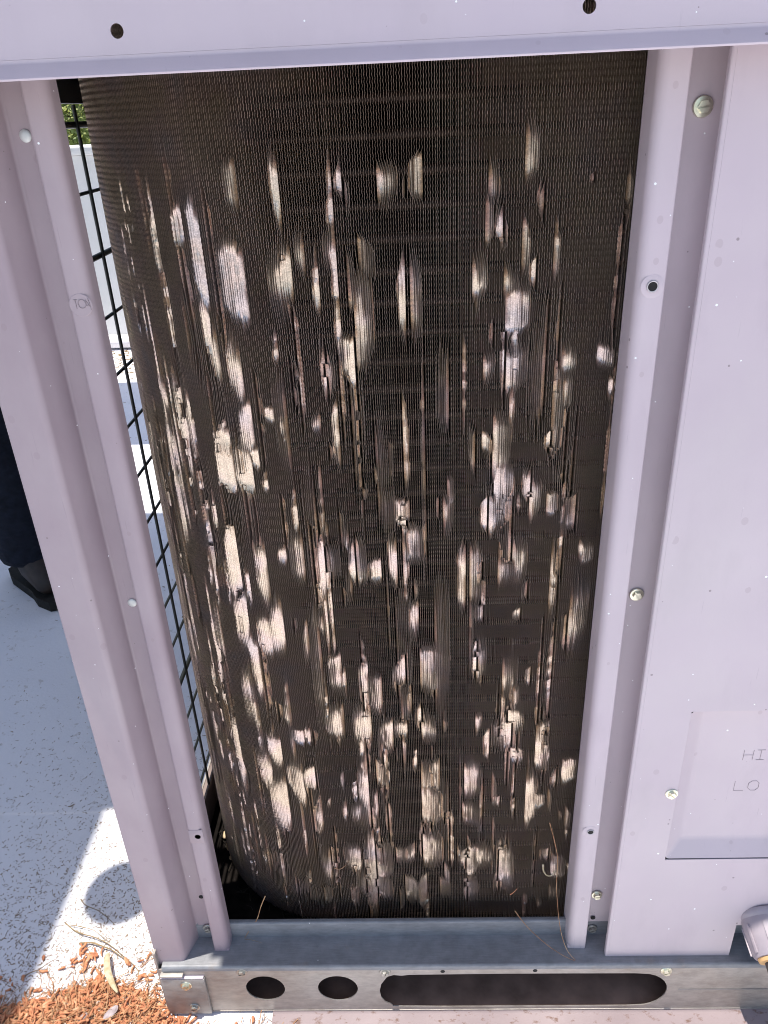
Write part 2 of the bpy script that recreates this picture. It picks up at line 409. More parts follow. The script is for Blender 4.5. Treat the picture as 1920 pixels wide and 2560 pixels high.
# ledge + lip + rolled front fold, swept along x; profile (y,z)
ledge = sweep_sheet('rail_ledge', fillet([(-.0098, -.9360), (-.0098, -.9300), (.0300, -.9300), (.0300, -.9040), (.0345, -.9040), (.0345, -.912)], [.0025, .0012, .0015, .001]), .0013, -.326, 1.70, 'x', M['ledge_steel'], rail)
boxobj('rail_bead', .310, 1.66, -.0104, -.0101, -.9812, -.9788, M['bracket_steel'], rail)
boxobj('rail_hem', -.3295, 1.70, -.0107, -.0075, -1.0202, -1.0183, M['galvanised'], rail, .0004)
boxobj('rail_end', -.3330, -.3304, -.0095, 1.25, -1.018, -.9045, M['galvanised'], rail)
for x, z, mm, an in ((-.227, -.9390, 'dull_zinc', .15), (-.050, -.9415, 'dull_zinc', 1.2), (.291, -.9425, 'zinc', .35)): screw(x, -.0101, z, .0070, rail, mm, an)
for x, z in ((.0205, -.9410), (.133, -.9405)):
    hole_eyelet('punched_hole', x, -.01005, z, .0028, rail, None)
for x, y in ((-.1, .012), (.07, .004), (.232, .02)):
    bm = bmesh.new(); lathe(bm, [(.0035, 0), (.0036, .0001)], 14, Vector((x, y, -.92995)), Vector((0, 0, 1))); from_bm('punched_hole', bm, M['hole'], ledge)
bm = bmesh.new(); lathe(bm, [(.0026, 0), (.0026, .0001)], 14, Vector((-.073, .02995, -.913))); from_bm('punched_hole', bm, M['hole'], ledge)
# corner bracket plate
cb = boxobj('corner_bracket', -.3295, -.2745, -.0145, -.0102, -1.0185, -.9475, M['bracket_steel'], U, .0009)
boxobj('bracket_fold', -.3295, -.2755, -.0142, -.004, -.9470, -.9452, M['paint'], cb, .0006)
boxobj('bracket_tab', -.3285, -.300, -.0165, -.006, -.9405, -.9385, M['galvanised'], cb, .0006)
screw(-.2985, -.0146, -.9585, .0072, cb, 'zinc', .6); screw(-.2945, -.0146, -1.0035, .0066, cb, 'dull_zinc', .3)
# drain pan / chassis behind the rail
pan = boxobj('chassis_pan', -.328, 1.69, .038, 1.24, -1.016, -.962, M['pan_shade_dark'], U)
boxobj('pan_face', -.30, 1.60, .0340, .0372, -1.014, -.940, M['pan_inside'], pan)
boxobj('pan_lip', -.328, 1.69, -.0080, .0330, -1.0165, -1.0140, M['pan_inside'], pan)

# ---- left corner post
pts = fillet([(-.3340, .115), (-.3340, -.0030), (-.2985, -.0030), (-.2880, .0300), (-.2690, .0300)], [.0022, .0075, .003])
postA = sweep_sheet('corner_post', pts, .0013, -.9335, .10, 'z', M['post_paint_shaded'], U, 1)
# closed lower end of post
pts = fillet([(-.2850, .0290), (-.2645, .0290), (-.2645, .0100), (-.2450, .0100), (-.2450, .0295)], [.0012, .0035, .0085])
postB = sweep_sheet('inner_flange', pts, .0012, -.9285, .10, 'z', M['post_paint_shaded'], U, 1)
bm = bmesh.new(); box(bm, -.2643, -.2452, .0105, .0290, -.9292, -.9272, .0008); from_bm('flange_foot', bm, M['post_paint_shaded'], postB, 40)
bm = bmesh.new(); box(bm, -.3338, -.2930, -.0026, .0200, -.9345, -.9325, .0008); from_bm('post_foot', bm, M['post_paint_shaded'], postA, 40)
screw(-.2730, .0275, -.9090, .0068, postA, 'dull_zinc', .35)
for z in (-.007, -.417):
    bm = bmesh.new(); lathe(bm, [(.0045, 0), (.0045, .0008), (.0036, .0014), (.0015, .0016)], 18, Vector((-.2755, .0289, z))); from_bm('rivet', bm, M['rivet'], postA, 50)
hole_eyelet('punched_hole', -.2735, .0287, -.851, .0030, postA, None)
hole_eyelet('punched_hole', -.2535, .0097, -.7225, .0034, postB, None)
boxobj('flattened_pad', -.2632, -.2470, .0096, .0101, -.7330, -.7120, M['post_paint_shaded'], postB, .0002)
# round knock-out with hand-written marks
bm = bmesh.new(); lathe(bm, [(.0092, 0), (.0086, .0003), (.006, .0003)], 24, Vector((-.2545, .0101, -.1265))); from_bm('flattened_pad', bm, M['post_paint_shaded'], postB, 20)
V, F = tube_geo([(-.2530+.0030*math.cos(a), .0094, -.1255+.0034*math.sin(a)) for a in [2*PI*k/20 for k in range(21)]], .00022, 5); mesh_from('knockout_ring', V, F, M['ink'], postB, 60)
def strokes(name, segs, y, r, material, parent):
    V, F = [], []
    for s in segs: tube_geo([(p[0], y, p[1]) for p in s], r, 5, V, F)
    return mesh_from(name, V, F, material, parent, 60)
strokes('handwritten_mark', [[(-.2592, -.1222), (-.2566, -.1222)], [(-.2580, -.1224), (-.2577, -.1290)], [(-.2497, -.1225), (-.2500, -.1268)], [(-.2497, -.1228), (-.2474, -.1272)], [(-.2500, -.1268), (-.2483, -.1268)], [(-.2478, -.1215), (-.2471, -.1250), (-.2466, -.1305)]], .0095, .00024, M['ink'], postB)

# ---- right flange and channel
pts = fillet([(.1750, .0420), (.1750, .0100), (.1970, .0100), (.1970, .0290), (.2315, .0290)], [.0085, .0020, .0012])
postR = sweep_sheet('inner_flange', pts, .0012, -.9285, .10, 'z', M['paint'], U, 1)
bm = bmesh.new(); box(bm, .1752, .1968, .0108, .0400, -.9292, -.9272, .0008); from_bm('flange_foot', bm, M['paint'], postR, 40)
for x, z, r, mm, an in ((.2115, -.0085, .0072, 'zinc', .12), (.2085, -.421, .0068, 'zinc', -1.05), (.2065, -.853, .0066, 'zinc', .1), (.2060, -.916, .0064, 'dull_zinc', .5)): screw(x+.002, .0277, z, r, postR, mm, an)
hole_eyelet('punched_hole', .2075, .0276, -.896, .0030, postR, None)
for z, r in ((-.129, .0036), (-.723, .0030)):
    bm = bmesh.new(); lathe(bm, [(.0090, 0), (.0084, .0002), (.005, .0002)], 24, Vector((.1870, .0100, z))); from_bm('flattened_pad', bm, M['paint'], postR, 20)
    hole_eyelet('punched_hole', .1870, .0094, z, r, postR)

# ---- right access panel: box face with a real recessed pocket
X0, X1, ZT, ZB = .2185, 1.55, .10, -.9335
px0, px1, pz0, pz1 = .2700, .560, -.7560, -.5430
panel = plate('access_panel', [(X0+.0036, ZT), (X0+.0036, ZB+.003), (X0+.0066, ZB), (.3672, ZB), (.3672, -.8720), (.4460, -.8720), (.4460, ZB), (X1, ZB), (X1, ZT)],
              [[(px0, pz1), (px1, pz1), (px1, pz0-.0016), (px0, pz0-.0016)]], 0.0, .0012, M['paint'], U)
sweep_sheet('panel_side', fillet([(X0+.014, .0480), (X0+.014, .0060), (X0, .0060), (X0, 0.0), (X0+.0035, 0.0)], [.001, .001, .0026], 6), .0012, ZB+.001, ZT, 'z', M['paint'], panel)
# pocket: sloped side wall, floor, sky-facing sloped bottom
dep = .0120
V = [(px0, .0005, pz1), (px1, .0005, pz1), (px1, .0005, pz0), (px0, .0005, pz0),
     (px0+.017, dep, pz1-.0035), (px1-.02, dep, pz1-.0035), (px1-.02, dep, pz0+.020), (px0+.017, dep, pz0+.020)]
bm = bmesh.new(); vs = [bm.verts.new(v) for v in V]
for f in ((0, 1, 5, 4), (1, 2, 6, 5), (2, 3, 7, 6), (3, 0, 4, 7), (4, 5, 6, 7)): bm.faces.new([vs[i] for i in f])
bmesh.ops.bevel(bm, geom=[e for e in bm.edges if not e.is_boundary], offset=.0035, segments=4, affect='EDGES', profile=.5)
from_bm('label_pocket', bm, M['paint'], panel, 60)
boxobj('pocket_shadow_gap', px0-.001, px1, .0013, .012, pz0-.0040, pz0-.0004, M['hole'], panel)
lt = []
def L(ch, x, z, w, h):
    G_ = {'H': [[(0, 0), (0, 1)], [(1, 0), (1, 1)], [(0, .5), (1, .5)]], 'I': [[(.5, 0), (.5, 1)], [(0, 0), (1, 0)], [(0, 1), (1, 1)]],
          'L': [[(0, 1), (0, 0), (1, 0)]], 'O': [[(.3, 0), (.75, 0), (1, .25), (1, .75), (.75, 1), (.3, 1), (0, .75), (0, .25), (.3, 0)]]}
    for s in G_[ch]: lt.append([(x+p[0]*w, z+p[1]*h) for p in s])
L('H', .3370, -.6205, .0098, .0135); L('I', .3505, -.6205, .008, .0135)
L('L', .3345, -.6645, .0100, .0135); L('O', .3490, -.6645, .0110, .0135)
strokes('engraved_lettering', lt, dep-.0002, .00019, M['ink'], panel)
screw(.2645, -.0001, -.655, .0068, panel, 'zinc', -.75)
# dark compartment wall behind the conduit cut-out
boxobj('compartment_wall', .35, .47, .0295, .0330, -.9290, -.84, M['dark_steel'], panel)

# ---- lid: front skirt with two holes and a flared drip edge
lid = plate('lid', [(-.400, .0371), (1.72, .0371), (1.72, .13), (-.400, .13)], [circ(-.1770, .0500, .0042), circ(.1170, .0503, .0042)], -.0300, -.0286, M['lid_paint'], U)
sweep_sheet('drip_edge', fillet([(-.0300, .0370), (-.0300, .0350), (-.0392, .0262), (-.0385, .0250)], [.003, .0006]), .0010, -.400, 1.72, 'x', M['lid_paint'], lid)
boxobj('lid_top', -.400, 1.72, -.0580, 1.30, .1302, .134, M['lid_paint'], lid, .001)
boxobj('lid_side', -.4000, -.3986, -.0284, 1.30, .0262, .1300, M['lid_paint'], lid)
boxobj('lid_inner', -.3430, 1.70, .0470, 1.28, .1000, .1290, M['dark_steel'], lid)
sr = boxobj('side_top_rail', -.3320, -.3200, .10, 1.24, .0170, .0990, M['dark_steel'], U)
# shell: back, right side, fan deck
boxobj('back_panel', -.33, 1.70, 1.24, 1.245, -.93, .10, M['paint'], U); boxobj('side_panel', 1.695, 1.70, .03, 1.24, -.93, .10, M['paint'], U)
boxobj('partition', .235, .240, .045, 1.23, -.955, .099, M['dark_steel'], U)

# ---- left side base rail, seen past the coil
boxobj('side_sill', -.3300, -.3215, .10, 1.24, -.9600, -.9040, M['brown_rail'], U, .001)
boxobj('sill_lip', -.3195, -.3020, .10, 1.24, -.9612, -.9604, M['pan_shade_dark'], U)

# ---- wire guard on the left side
guard = thing('wire_guard', 'x', 'x'); 
for k_ in ('label', 'category'): del guard[k_]
guard.parent = U
for k in range(15):
    z = -.002-.0625*k; r = .0032 if k in (0, 2, 11) else .0019
    tube('horizontal_wire', [(-.3265, .105, z), (-.3265, 1.235, z)], r, M['black_wire'], guard, 8)
for k in range(11):
    y = .160+.1*k
    if k == 1: y = .2600
    tube('vertical_wire', [(-.3228, y, .016), (-.3228, y, -.9035)], .0019, M['black_wire'], guard, 8)

# ---- condenser coil
CX, CY, CR, CY0 = -.110, .238, .183, .055
ZTOP, ZBOT = .075, -.938
def frame(u, d=0.0):
    """point on the coil at arc length u (0 = start of the bend, + to the right), depth d; tangent towards +u"""
    if u >= 0: return np.array([CX+u, CY0+d]), np.array([1.0, 0.0]), np.array([0.0, 1.0])
    phi = -u/CR
    if phi <= PI/2:
        n_in = np.array([math.sin(phi), math.cos(phi)])
        return np.array([CX, CY])-n_in*(CR-d), np.array([math.cos(phi), -math.sin(phi)]), n_in
    e = -u-CR*PI/2
    return np.array([CX-CR+d, CY+e]), np.array([0.0, -1.0]), np.array([1.0, 0.0])
PATCHES=[(-0.0248,-0.0444,0.0201,5,-1,0.6),(0.0116,-0.0484,0.0344,3,-1,1),(0.061,-0.0502,0.0143,2,-1,0.9),(0.0658,-0.0588,0.0145,2,1,0.7),(0.0962,-0.0492,0.0186,8,1,0.8),(-0.0776,-0.0797,0.0171,5,-1,0.7),(-0.0633,-0.1064,0.0418,5,-1,1),(-0.0636,-0.1622,0.0349,4,-1,0.9),(-0.0325,-0.1249,0.0341,11,-1,1),(0.0076,-0.1226,0.0336,10,-1,1),(0.0258,-0.104,0.0187,4,-1,0.9),(0.0499,-0.0991,0.0185,5,-1,0.9),(0.0382,-0.1277,0.029,2,-1,0.9),(0.0777,-0.1057,0.0171,7,1,0.6),(0.0732,-0.1651,0.0423,8,1,0.8),(0.0649,-0.1341,0.0243,4,1,0.6),(0.0599,-0.1878,0.0227,5,-1,0.9),(0.0424,-0.2014,0.0232,4,1,0.7),(0.0372,-0.2013,0.0268,2,-1,1),(-0.042,-0.204,0.0347,6,-1,1),(-0.0597,-0.1865,0.027,5,-1,0.8),(-0.0141,-0.2382,0.0094,4,-1,1),(0.0283,-0.2505,0.0114,4,-1,1),(0.0436,-0.2534,0.0287,3,-1,1),(-0.0376,-0.256,0.0293,6,-1,0.9),(-0.0661,-0.2751,0.0205,8,-1,0.8),(-0.1069,-0.0975,0.0247,9,-1,0.5),(-0.1037,-0.1454,0.0442,13,1,0.5),(-0.1047,-0.2146,0.0491,13,1,0.5),(-0.1158,-0.2974,0.0562,13,1,0.5),(0.1214,-0.045,0.0163,5,-1,1),(0.1121,-0.058,0.0087,1,-1,1),(0.1082,-0.1339,0.0339,3,-1,1),(0.1177,-0.1401,0.0407,5,1,0.7),(0.1794,-0.058,0.0173,4,1,0.7),(0.1775,-0.0853,0.0195,3,1,0.6),(0.1876,-0.0841,0.0165,3,-1,1),(0.2097,-0.0389,0.0195,5,1,1),(0.1699,-0.1283,0.0192,6,1,1),(0.2023,-0.1589,0.0217,10,1,1),(0.2022,-0.2053,0.0213,9,1,0.8),(0.1934,-0.1291,0.0176,4,1,0.9),(0.1785,-0.2008,0.0159,5,1,0.7),(0.2165,-0.1236,0.0127,2,-1,1),(0.2206,-0.0663,0.0175,2,-1,0.7),(0.2588,-0.0541,0.0043,1,-1,0.9),(0.2468,-0.2014,0.0141,6,1,0.8),(0.2789,-0.1956,0.0122,7,1,0.8),(0.2475,-0.2284,0.0183,4,1,0.6),(0.1665,-0.2729,0.0234,3,-1,1),(0.1788,-0.2742,0.0117,4,1,1),(0.1902,-0.2704,0.0388,7,1,0.7),(0.2356,-0.2692,0.0116,2,-1,0.9),(-0.0671,-0.2923,0.0231,9,-1,1),(-0.0456,-0.2923,0.0289,9,-1,1),(-0.0317,-0.2829,0.0121,3,-1,0.9),(-0.0252,-0.3059,0.0104,2,-1,0.9),(0,-0.3325,0.0233,2,-1,1),(-0.0749,-0.3978,0.046,7,-1,0.9),(-0.0739,-0.4704,0.0423,8,-1,0.9),(-0.0417,-0.4016,0.0448,6,-1,0.9),(-0.0954,-0.3578,0.0591,8,1,0.5),(-0.0028,-0.3923,0.032,7,-1,1),(-0.0172,-0.385,0.0137,4,-1,0.9),(0.0195,-0.4001,0.0391,4,-1,1),(0.0312,-0.3955,0.0297,7,1,0.7),(0.05,-0.3913,0.025,3,-1,0.9),(0.0585,-0.4008,0.0276,5,1,0.7),(0.0741,-0.4033,0.015,6,-1,1),(0.0914,-0.3929,0.0341,4,-1,1),(-0.0484,-0.4848,0.0288,8,-1,0.8),(-0.0317,-0.4828,0.0361,7,-1,1),(-0.0637,-0.52,0.0416,5,-1,0.8),(0.0241,-0.5234,0.0239,7,-1,1),(0.0144,-0.4638,0.0124,3,-1,0.8),(0.0549,-0.5514,0.0301,5,-1,1),(0.0659,-0.5543,0.0274,8,-1,1),(0.0791,-0.3015,0.0122,4,1,0.5),(0.1009,-0.3398,0.017,5,-1,1),(0.1069,-0.3399,0.0106,3,-1,0.9),(0.1121,-0.3774,0.0245,9,1,1),(0.1428,-0.3392,0.0234,5,1,0.9),(0.1356,-0.3387,0.0127,1,-1,1),(0.1945,-0.3226,0.0394,9,1,1),(0.2181,-0.3185,0.0186,4,-1,1),(0.2251,-0.3271,0.0208,5,1,0.8),(0.2415,-0.3345,0.0126,5,1,0.8),(0.2595,-0.3428,0.018,5,-1,1),(0.1801,-0.3424,0.017,3,-1,0.9),(0.1847,-0.3469,0.0235,3,1,0.9),(0.1585,-0.4066,0.0392,4,-1,1),(0.1704,-0.4137,0.0348,6,1,0.7),(0.1985,-0.4072,0.023,7,1,0.8),(0.2128,-0.3941,0.0294,7,1,1),(0.1098,-0.4593,0.0246,5,-1,1),(0.1762,-0.4585,0.0135,4,-1,0.9),(0.2145,-0.4595,0.0098,4,-1,0.9),(0.2764,-0.3934,0.0135,6,1,0.8),(0.275,-0.4552,0.0461,9,1,0.9),(0.2616,-0.4809,0.0225,3,-1,0.9),(0.2471,-0.42,0.0117,3,1,0.8),(0.0927,-0.536,0.0268,7,-1,1),(0.1275,-0.5317,0.032,15,1,1),(0.172,-0.5169,0.0262,2,-1,1),(0.1767,-0.5224,0.0316,5,1,0.8),(0.2077,-0.5392,0.0321,8,1,0.8),(0.2292,-0.5392,0.0134,3,-1,0.8),(-0.0561,-0.6407,0.0283,8,-1,1),(-0.0247,-0.62,0.012,6,-1,0.9),(-0.0129,-0.6209,0.0119,3,-1,0.8),(0.019,-0.6028,0.0261,9,-1,1),(0.0503,-0.5963,0.0345,10,-1,1),(0.048,-0.6553,0.0275,2,-1,1),(0.0752,-0.6228,0.0266,8,-1,1),(0.092,-0.6119,0.0175,7,-1,0.9),(-0.0722,-0.686,0.0336,9,-1,0.8),(-0.0589,-0.728,0.0553,11,-1,0.8),(-0.0311,-0.688,0.042,7,-1,0.9),(-0.0159,-0.6825,0.0222,7,-1,1),(-0.0414,-0.6828,0.0194,3,-1,0.8),(0.045,-0.6963,0.0414,6,-1,1),(0.0362,-0.7018,0.016,2,-1,0.9),(0.0365,-0.7379,0.0233,6,-1,0.9),(0.0652,-0.6772,0.0219,6,1,0.9),(-0.0103,-0.7408,0.0269,5,-1,1),(-0.101,-0.8247,0.0528,15,1,0.6),(-0.0718,-0.838,0.051,17,1,0.8),(0.0223,-0.7376,0.02,2,-1,0.9),(-0.0081,-0.8246,0.0364,6,-1,1),(0.0262,-0.8153,0.0269,10,-1,1),(0.0474,-0.8385,0.0769,7,-1,1),(0.0629,-0.8221,0.0397,10,1,0.9),(0.0621,-0.8749,0.0228,10,1,0.9),(-0.0284,-0.8865,0.0274,10,1,0.8),(-0.0126,-0.8842,0.0193,6,1,0.8),(-0.0423,-0.8744,0.0235,10,1,0.8),(0.0244,-0.8882,0.0269,2,-1,0.9),(0.0844,-0.8111,0.0178,8,1,0.9),(0.0972,-0.8063,0.016,6,-1,1),(0.1203,-0.6151,0.0263,8,1,0.8),(0.1748,-0.5988,0.0172,3,1,0.8),(0.2036,-0.6172,0.0321,11,-1,1),(0.2152,-0.5971,0.0257,8,1,1),(0.2193,-0.6497,0.0121,7,1,0.9),(0.1877,-0.6372,0.0239,3,-1,1),(0.2461,-0.6241,0.0323,7,1,1),(0.247,-0.6598,0.0274,8,1,0.9),(0.1289,-0.6788,0.0312,6,-1,1),(0.1181,-0.691,0.0253,8,1,0.8),(0.1231,-0.7334,0.0363,12,1,1),(0.1073,-0.6594,0.0153,2,-1,0.9),(0.1691,-0.6891,0.0315,9,1,1),(0.1687,-0.7492,0.0201,10,1,1),(0.1996,-0.7213,0.0098,5,-1,0.8),(0.2189,-0.7296,0.0164,2,-1,1),(0.2794,-0.6756,0.0201,8,1,0.8),(0.2642,-0.694,0.0189,3,-1,1),(0.237,-0.7294,0.0425,6,1,1),(0.2474,-0.7223,0.013,6,1,0.9),(0.123,-0.8088,0.0391,12,1,1),(0.1115,-0.7974,0.0176,3,-1,1),(0.1704,-0.82,0.0269,7,1,0.9),(0.1849,-0.8152,0.0268,10,1,1),(0.163,-0.8161,0.0179,4,-1,1),(0.2126,-0.8467,0.0459,9,1,1),(0.2597,-0.8156,0.0142,5,-1,0.9),(0.2755,-0.8361,0.0218,9,1,0.6),(0.2733,-0.8842,0.019,7,1,0.7),(0.0955,-0.874,0.0265,9,1,1),(0.112,-0.8781,0.0304,5,-1,1),(0.1368,-0.8707,0.0188,7,1,0.8),(0.1719,-0.8714,0.0264,7,1,0.8),(0.2022,-0.8643,0.0224,3,-1,1)]
PITCH = .00198; FD = .019; FL = .0040; FT = .00016
U1 = .312; NF = 300
def smooth01(x): x = np.clip(x, 0, 1); return x*x*(3-2*x)
NZ = 1090
zz = np.linspace(ZTOP, ZBOT, NZ)
def lownoise(n, step):
    k = rng.normal(size=(n//step+3)); x = np.arange(n)/step; a = x.astype(int); f = x-a; f = f*f*(3-2*f); return k[a]*(1-f)+k[a+1]*f
# hand-measured dents plus a scatter of small nicks
PT = list(PATCHES)
prs = random.Random(11)
for _ in range(120):
    PT.append((prs.uniform(-.19, .29), -.06-.86*prs.random()**.8, prs.uniform(.009, .026), prs.choice([1, 2, 2, 3]), prs.choice([1, -1]), prs.uniform(.3, .75)))
for _ in range(60):      # long open splits beside single flattened fins
    PT.append((prs.uniform(-.17, .29), prs.uniform(-.88, -.06), prs.uniform(.025, .09), prs.choice([1, 1, 2]), prs.choice([1, -1]), prs.uniform(.7, 1.0)))
for _ in range(60):      # long faint creases
    PT.append((prs.uniform(-.17, .26), prs.uniform(-.85, -.15), prs.uniform(.04, .11), prs.choice([1, 2, 6, 8]), prs.choice([1, -1]), prs.uniform(.22, .5)))
for _ in range(64):      # crumpled strip on the bend
    PT.append((prs.uniform(-.20, -.10), prs.uniform(-.88, -.16), prs.uniform(.025, .075), prs.randint(1, 5), prs.choice([1, 1, -1]), prs.uniform(.15, .45)))
lo, hi = int(round(-.36/PITCH)), int(round(U1/PITCH))
idx = np.arange(lo, hi); NU = len(idx)
TH = np.zeros((NU, NZ)); WV = np.ones((NU, NZ)); SH = np.zeros((NU, NZ))
for q_, (u, zc, hz, n, dr, st) in enumerate(PT):
    n = max(1, int(round(n*1.22*.00165/PITCH))) if n > 2 else n
    if q_ >= len(PATCHES): zc = min(zc, -.045-hz)
    if u < -.15: st *= .55
    if u < -.10 and n > 5: n, st = max(2, n//3), st*.8
    c = u/PITCH; i0 = int(round(c-n/2))-lo
    ed = prs.uniform(.40, 1.0); skew = prs.uniform(-.45, .45)*hz; asym = prs.uniform(-.30, .30); wob = 1+(.16 if n > 2 else .45)*lownoise(NZ, 26 if n > 2 else 9)
    for k in range(n):
        i = i0+k
        if i < 0 or i >= NU: continue
        kk = k if dr > 0 else n-1-k             # 0 = next to the open gap
        amp = math.radians(71)*st**.6*(1-.50*kk/max(n, 3))*(.9+.2*prs.random())
        h = hz*1.25*(.72+.28*math.sin(PI*min(1, (kk+.9)/(n+.2))**.7))*prs.uniform(.93, 1.05)
        off = prs.uniform(-.06, .06)*hz
        t = (zz-zc-off-skew*(kk/max(n-1, 1)-.5))/h; t = t*np.where(t > 0, 1+asym, 1-asym)
        env = smooth01((1-np.abs(t))/ed)
        new = dr*amp*env*np.clip(wob, .6, 1.15)
        TH[i] = np.where(np.abs(new) > np.abs(TH[i]), new, TH[i])
WV = 1-.85*np.clip(np.abs(TH)/.7, 0, 1)
# crumple noise along z, shared loosely between neighbours
base_ph = lownoise(NZ, 40)*.25
for i in range(NU):
    nz = lownoise(NZ, 14)
    TH[i] += TH[i]*.10*nz + .018*lownoise(NZ, 30)
    SH[i] = .00010*lownoise(NZ, 90)
TH = np.clip(TH, -1.36, 1.36)
WP, WA = .0047, .00024
def fin_data(i, step=1):
    u = idx[i]*PITCH; z = zz[::step]; th = TH[i][::step]; n = len(z)
    p0, t, nin = frame(u)
    w = WA*np.sin(2*PI*z/WP+base_ph[::step]+.25*math.sin(i*.7))*WV[i][::step]+SH[i][::step]
    L_ = FL*(1+.06*np.sin(i*1.7))
    lat = np.stack([w*.3, w*.7, w+L_*np.sin(th)-FT/2*np.cos(th), w+L_*np.sin(th)+FT/2*np.cos(th)], 1)
    dpt = np.stack([np.full(n, FD), np.full(n, L_), L_*(1-np.cos(th))-FT/2*np.sin(th)*1.0, L_*(1-np.cos(th))+FT/2*np.sin(th)], 1)
    X = p0[0]+lat*t[0]+dpt*nin[0]; Y = p0[1]+lat*t[1]+dpt*nin[1]; Z = np.repeat(z[:, None], 4, 1)
    return np.stack([X, Y, Z], 2).reshape(-1, 3)
def quad_idx(n):
    r = np.arange(n-1)[:, None]*4+np.arange(3)[None, :]; r = r.reshape(-1)
    return np.stack([r, r+1, r+5, r+4], 1)
def np_mesh(name, V, Q):
    me = bpy.data.meshes.new(name); me.vertices.add(len(V)); me.vertices.foreach_set('co', V.astype(np.float32).ravel())
    me.loops.add(Q.size); me.loops.foreach_set('vertex_index', Q.astype(np.int32).ravel())
    me.polygons.add(len(Q)); me.polygons.foreach_set('loop_start', np.arange(len(Q), dtype=np.int32)*4)
    me.materials.append(M['fin']); me.materials.append(M['fin_edge']); me.polygons.foreach_set('material_index', (np.arange(len(Q)) % 3 == 2).astype(np.int32)); me.update(calc_edges=True); me.shade_flat(); return me
# coil body: near-black slab behind the fins in place of the unlit depth
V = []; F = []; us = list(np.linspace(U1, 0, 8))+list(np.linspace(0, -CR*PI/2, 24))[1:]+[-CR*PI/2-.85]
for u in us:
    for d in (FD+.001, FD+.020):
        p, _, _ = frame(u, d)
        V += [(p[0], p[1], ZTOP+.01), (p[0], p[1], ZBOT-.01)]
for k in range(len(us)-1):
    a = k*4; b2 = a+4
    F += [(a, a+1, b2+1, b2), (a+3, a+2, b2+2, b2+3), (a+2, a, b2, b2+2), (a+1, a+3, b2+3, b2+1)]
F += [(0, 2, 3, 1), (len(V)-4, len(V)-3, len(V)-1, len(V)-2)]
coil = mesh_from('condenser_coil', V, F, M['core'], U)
coil['label'] = 'dirty condenser coil with many bent and crushed fins'
Q1 = quad_idx(NZ); first = NU-NF
for i in range(first, NU):
    link(bpy.data.objects.new('fin', np_mesh('fin', fin_data(i), Q1)), coil)
# the rest round the side: one joined part
Vs, Qs, base = [], [], 0; Q3 = quad_idx(len(zz[::6]))
WAs = WA; WA = 0.0
for i in range(0, first): v = fin_data(i, 6); Vs.append(v); Qs.append(Q3+base); base += len(v)
WA = WAs
far = link(bpy.data.objects.new('side_fins', np_mesh('side_fins', np.concatenate(Vs), np.concatenate(Qs))), coil); far['kind'] = 'stuff'
side = []; base = 0; V = []; F = []
for k in range(430):     # straight side run, plain plates
    p, _, _ = frame(-.36-k*.002); p2, _, _ = frame(-.36-k*.002, FD); b0 = len(V)
    V += [(p[0], p[1], ZTOP), (p2[0], p2[1], ZTOP), (p2[0], p2[1], ZBOT), (p[0], p[1], ZBOT)]; F.append((b0, b0+1, b0+2, b0+3))
sf = mesh_from('side_fins', V, F, M['fin'], coil); sf['kind'] = 'stuff'
tubes_path = lambda z, d: [tuple(frame(u, d)[0])+(z,) for u in us]
for k in range(39):
    z = .058-.0254*k
    tube('copper_tube', tubes_path(z, .0110), .0046, M['copper'], coil, 8)

# ---- conduit fitting at the lower right
cf = thing('conduit_fitting', 'grey plastic conduit nut and dark hose entering below the access panel', 'conduit', (.396, .004, -.868))
A = Vector((.03, -.93, -.36)).normalized(); o0 = Vector((.0, .012, .012))
def lobj(name, prof, ctr, ax, mm, parent, n=40, ribs=0):
    bm = bmesh.new(); lathe(bm, prof, n, ctr, ax)
    return from_bm(name, bm, M[mm], parent, 35)
lobj('rubber_ring', [(.0215, -.004), (.0222, .0), (.0222, .006), (.021, .0075)], o0, A, 'rubber_tan', cf)
lobj('nut_collar', [(.0245, .008), (.0268, .009), (.0275, .012), (.0268, .015), (.0250, .017)], o0, A, 'conduit_plastic', cf)
nut = lobj('nut', [(.0250, .017), (.0252, .022), (.0232, .054), (.0218, .0565), (.0150, .057)], o0, A, 'conduit_plastic', cf)
u = A.orthogonal().normalized(); w = A.cross(u)
for k in range(8):
    a = 2*PI*k/8+.35; dr = u*math.cos(a)+w*math.sin(a); tg = u*-math.sin(a)+w*math.cos(a)
    bm = bmesh.new(); c0 = o0+dr*.0245
    P = [c0+A*.024, c0+A*.053-dr*.0012]
    vv = []
    for p in P:
        for s1, s2 in ((-1, 0), (1, 0), (1, 1), (-1, 1)): vv.append(bm.verts.new(p+tg*s1*.0013+dr*(s2*.0022)))
    for f in ((0, 1, 2, 3), (7, 6, 5, 4), (0, 4, 5, 1), (1, 5, 6, 2), (2, 6, 7, 3), (3, 7, 4, 0)): bm.faces.new([vv[i] for i in f])
    from_bm('grip_rib', bm, M['conduit_plastic'], nut, 30)
lobj('sealing_ring', [(.0190, .0565), (.0195, .0575), (.0185, .0610), (.0150, .0615)], o0, A, 'rubber_tan', cf)
e0 = o0+A*.058
gz_ = GZ+.014-(-.868)
path = smooth_path([e0, e0+A*.035, e0+A*.065+Vector((.002, 0, -.006)), e0+A*.095+Vector((.010, 0, -.030)), Vector((.04, -.150, gz_+.012)), Vector((.09, -.185, gz_)), Vector((.30, -.20, gz_)), Vector((.9, -.12, gz_))], 8)
tube('hose', path, .0130, M['hose'], cf, 20)
tube('hose_sleeve', path[13:19], .0150, M['conduit_plastic'], cf, 20)

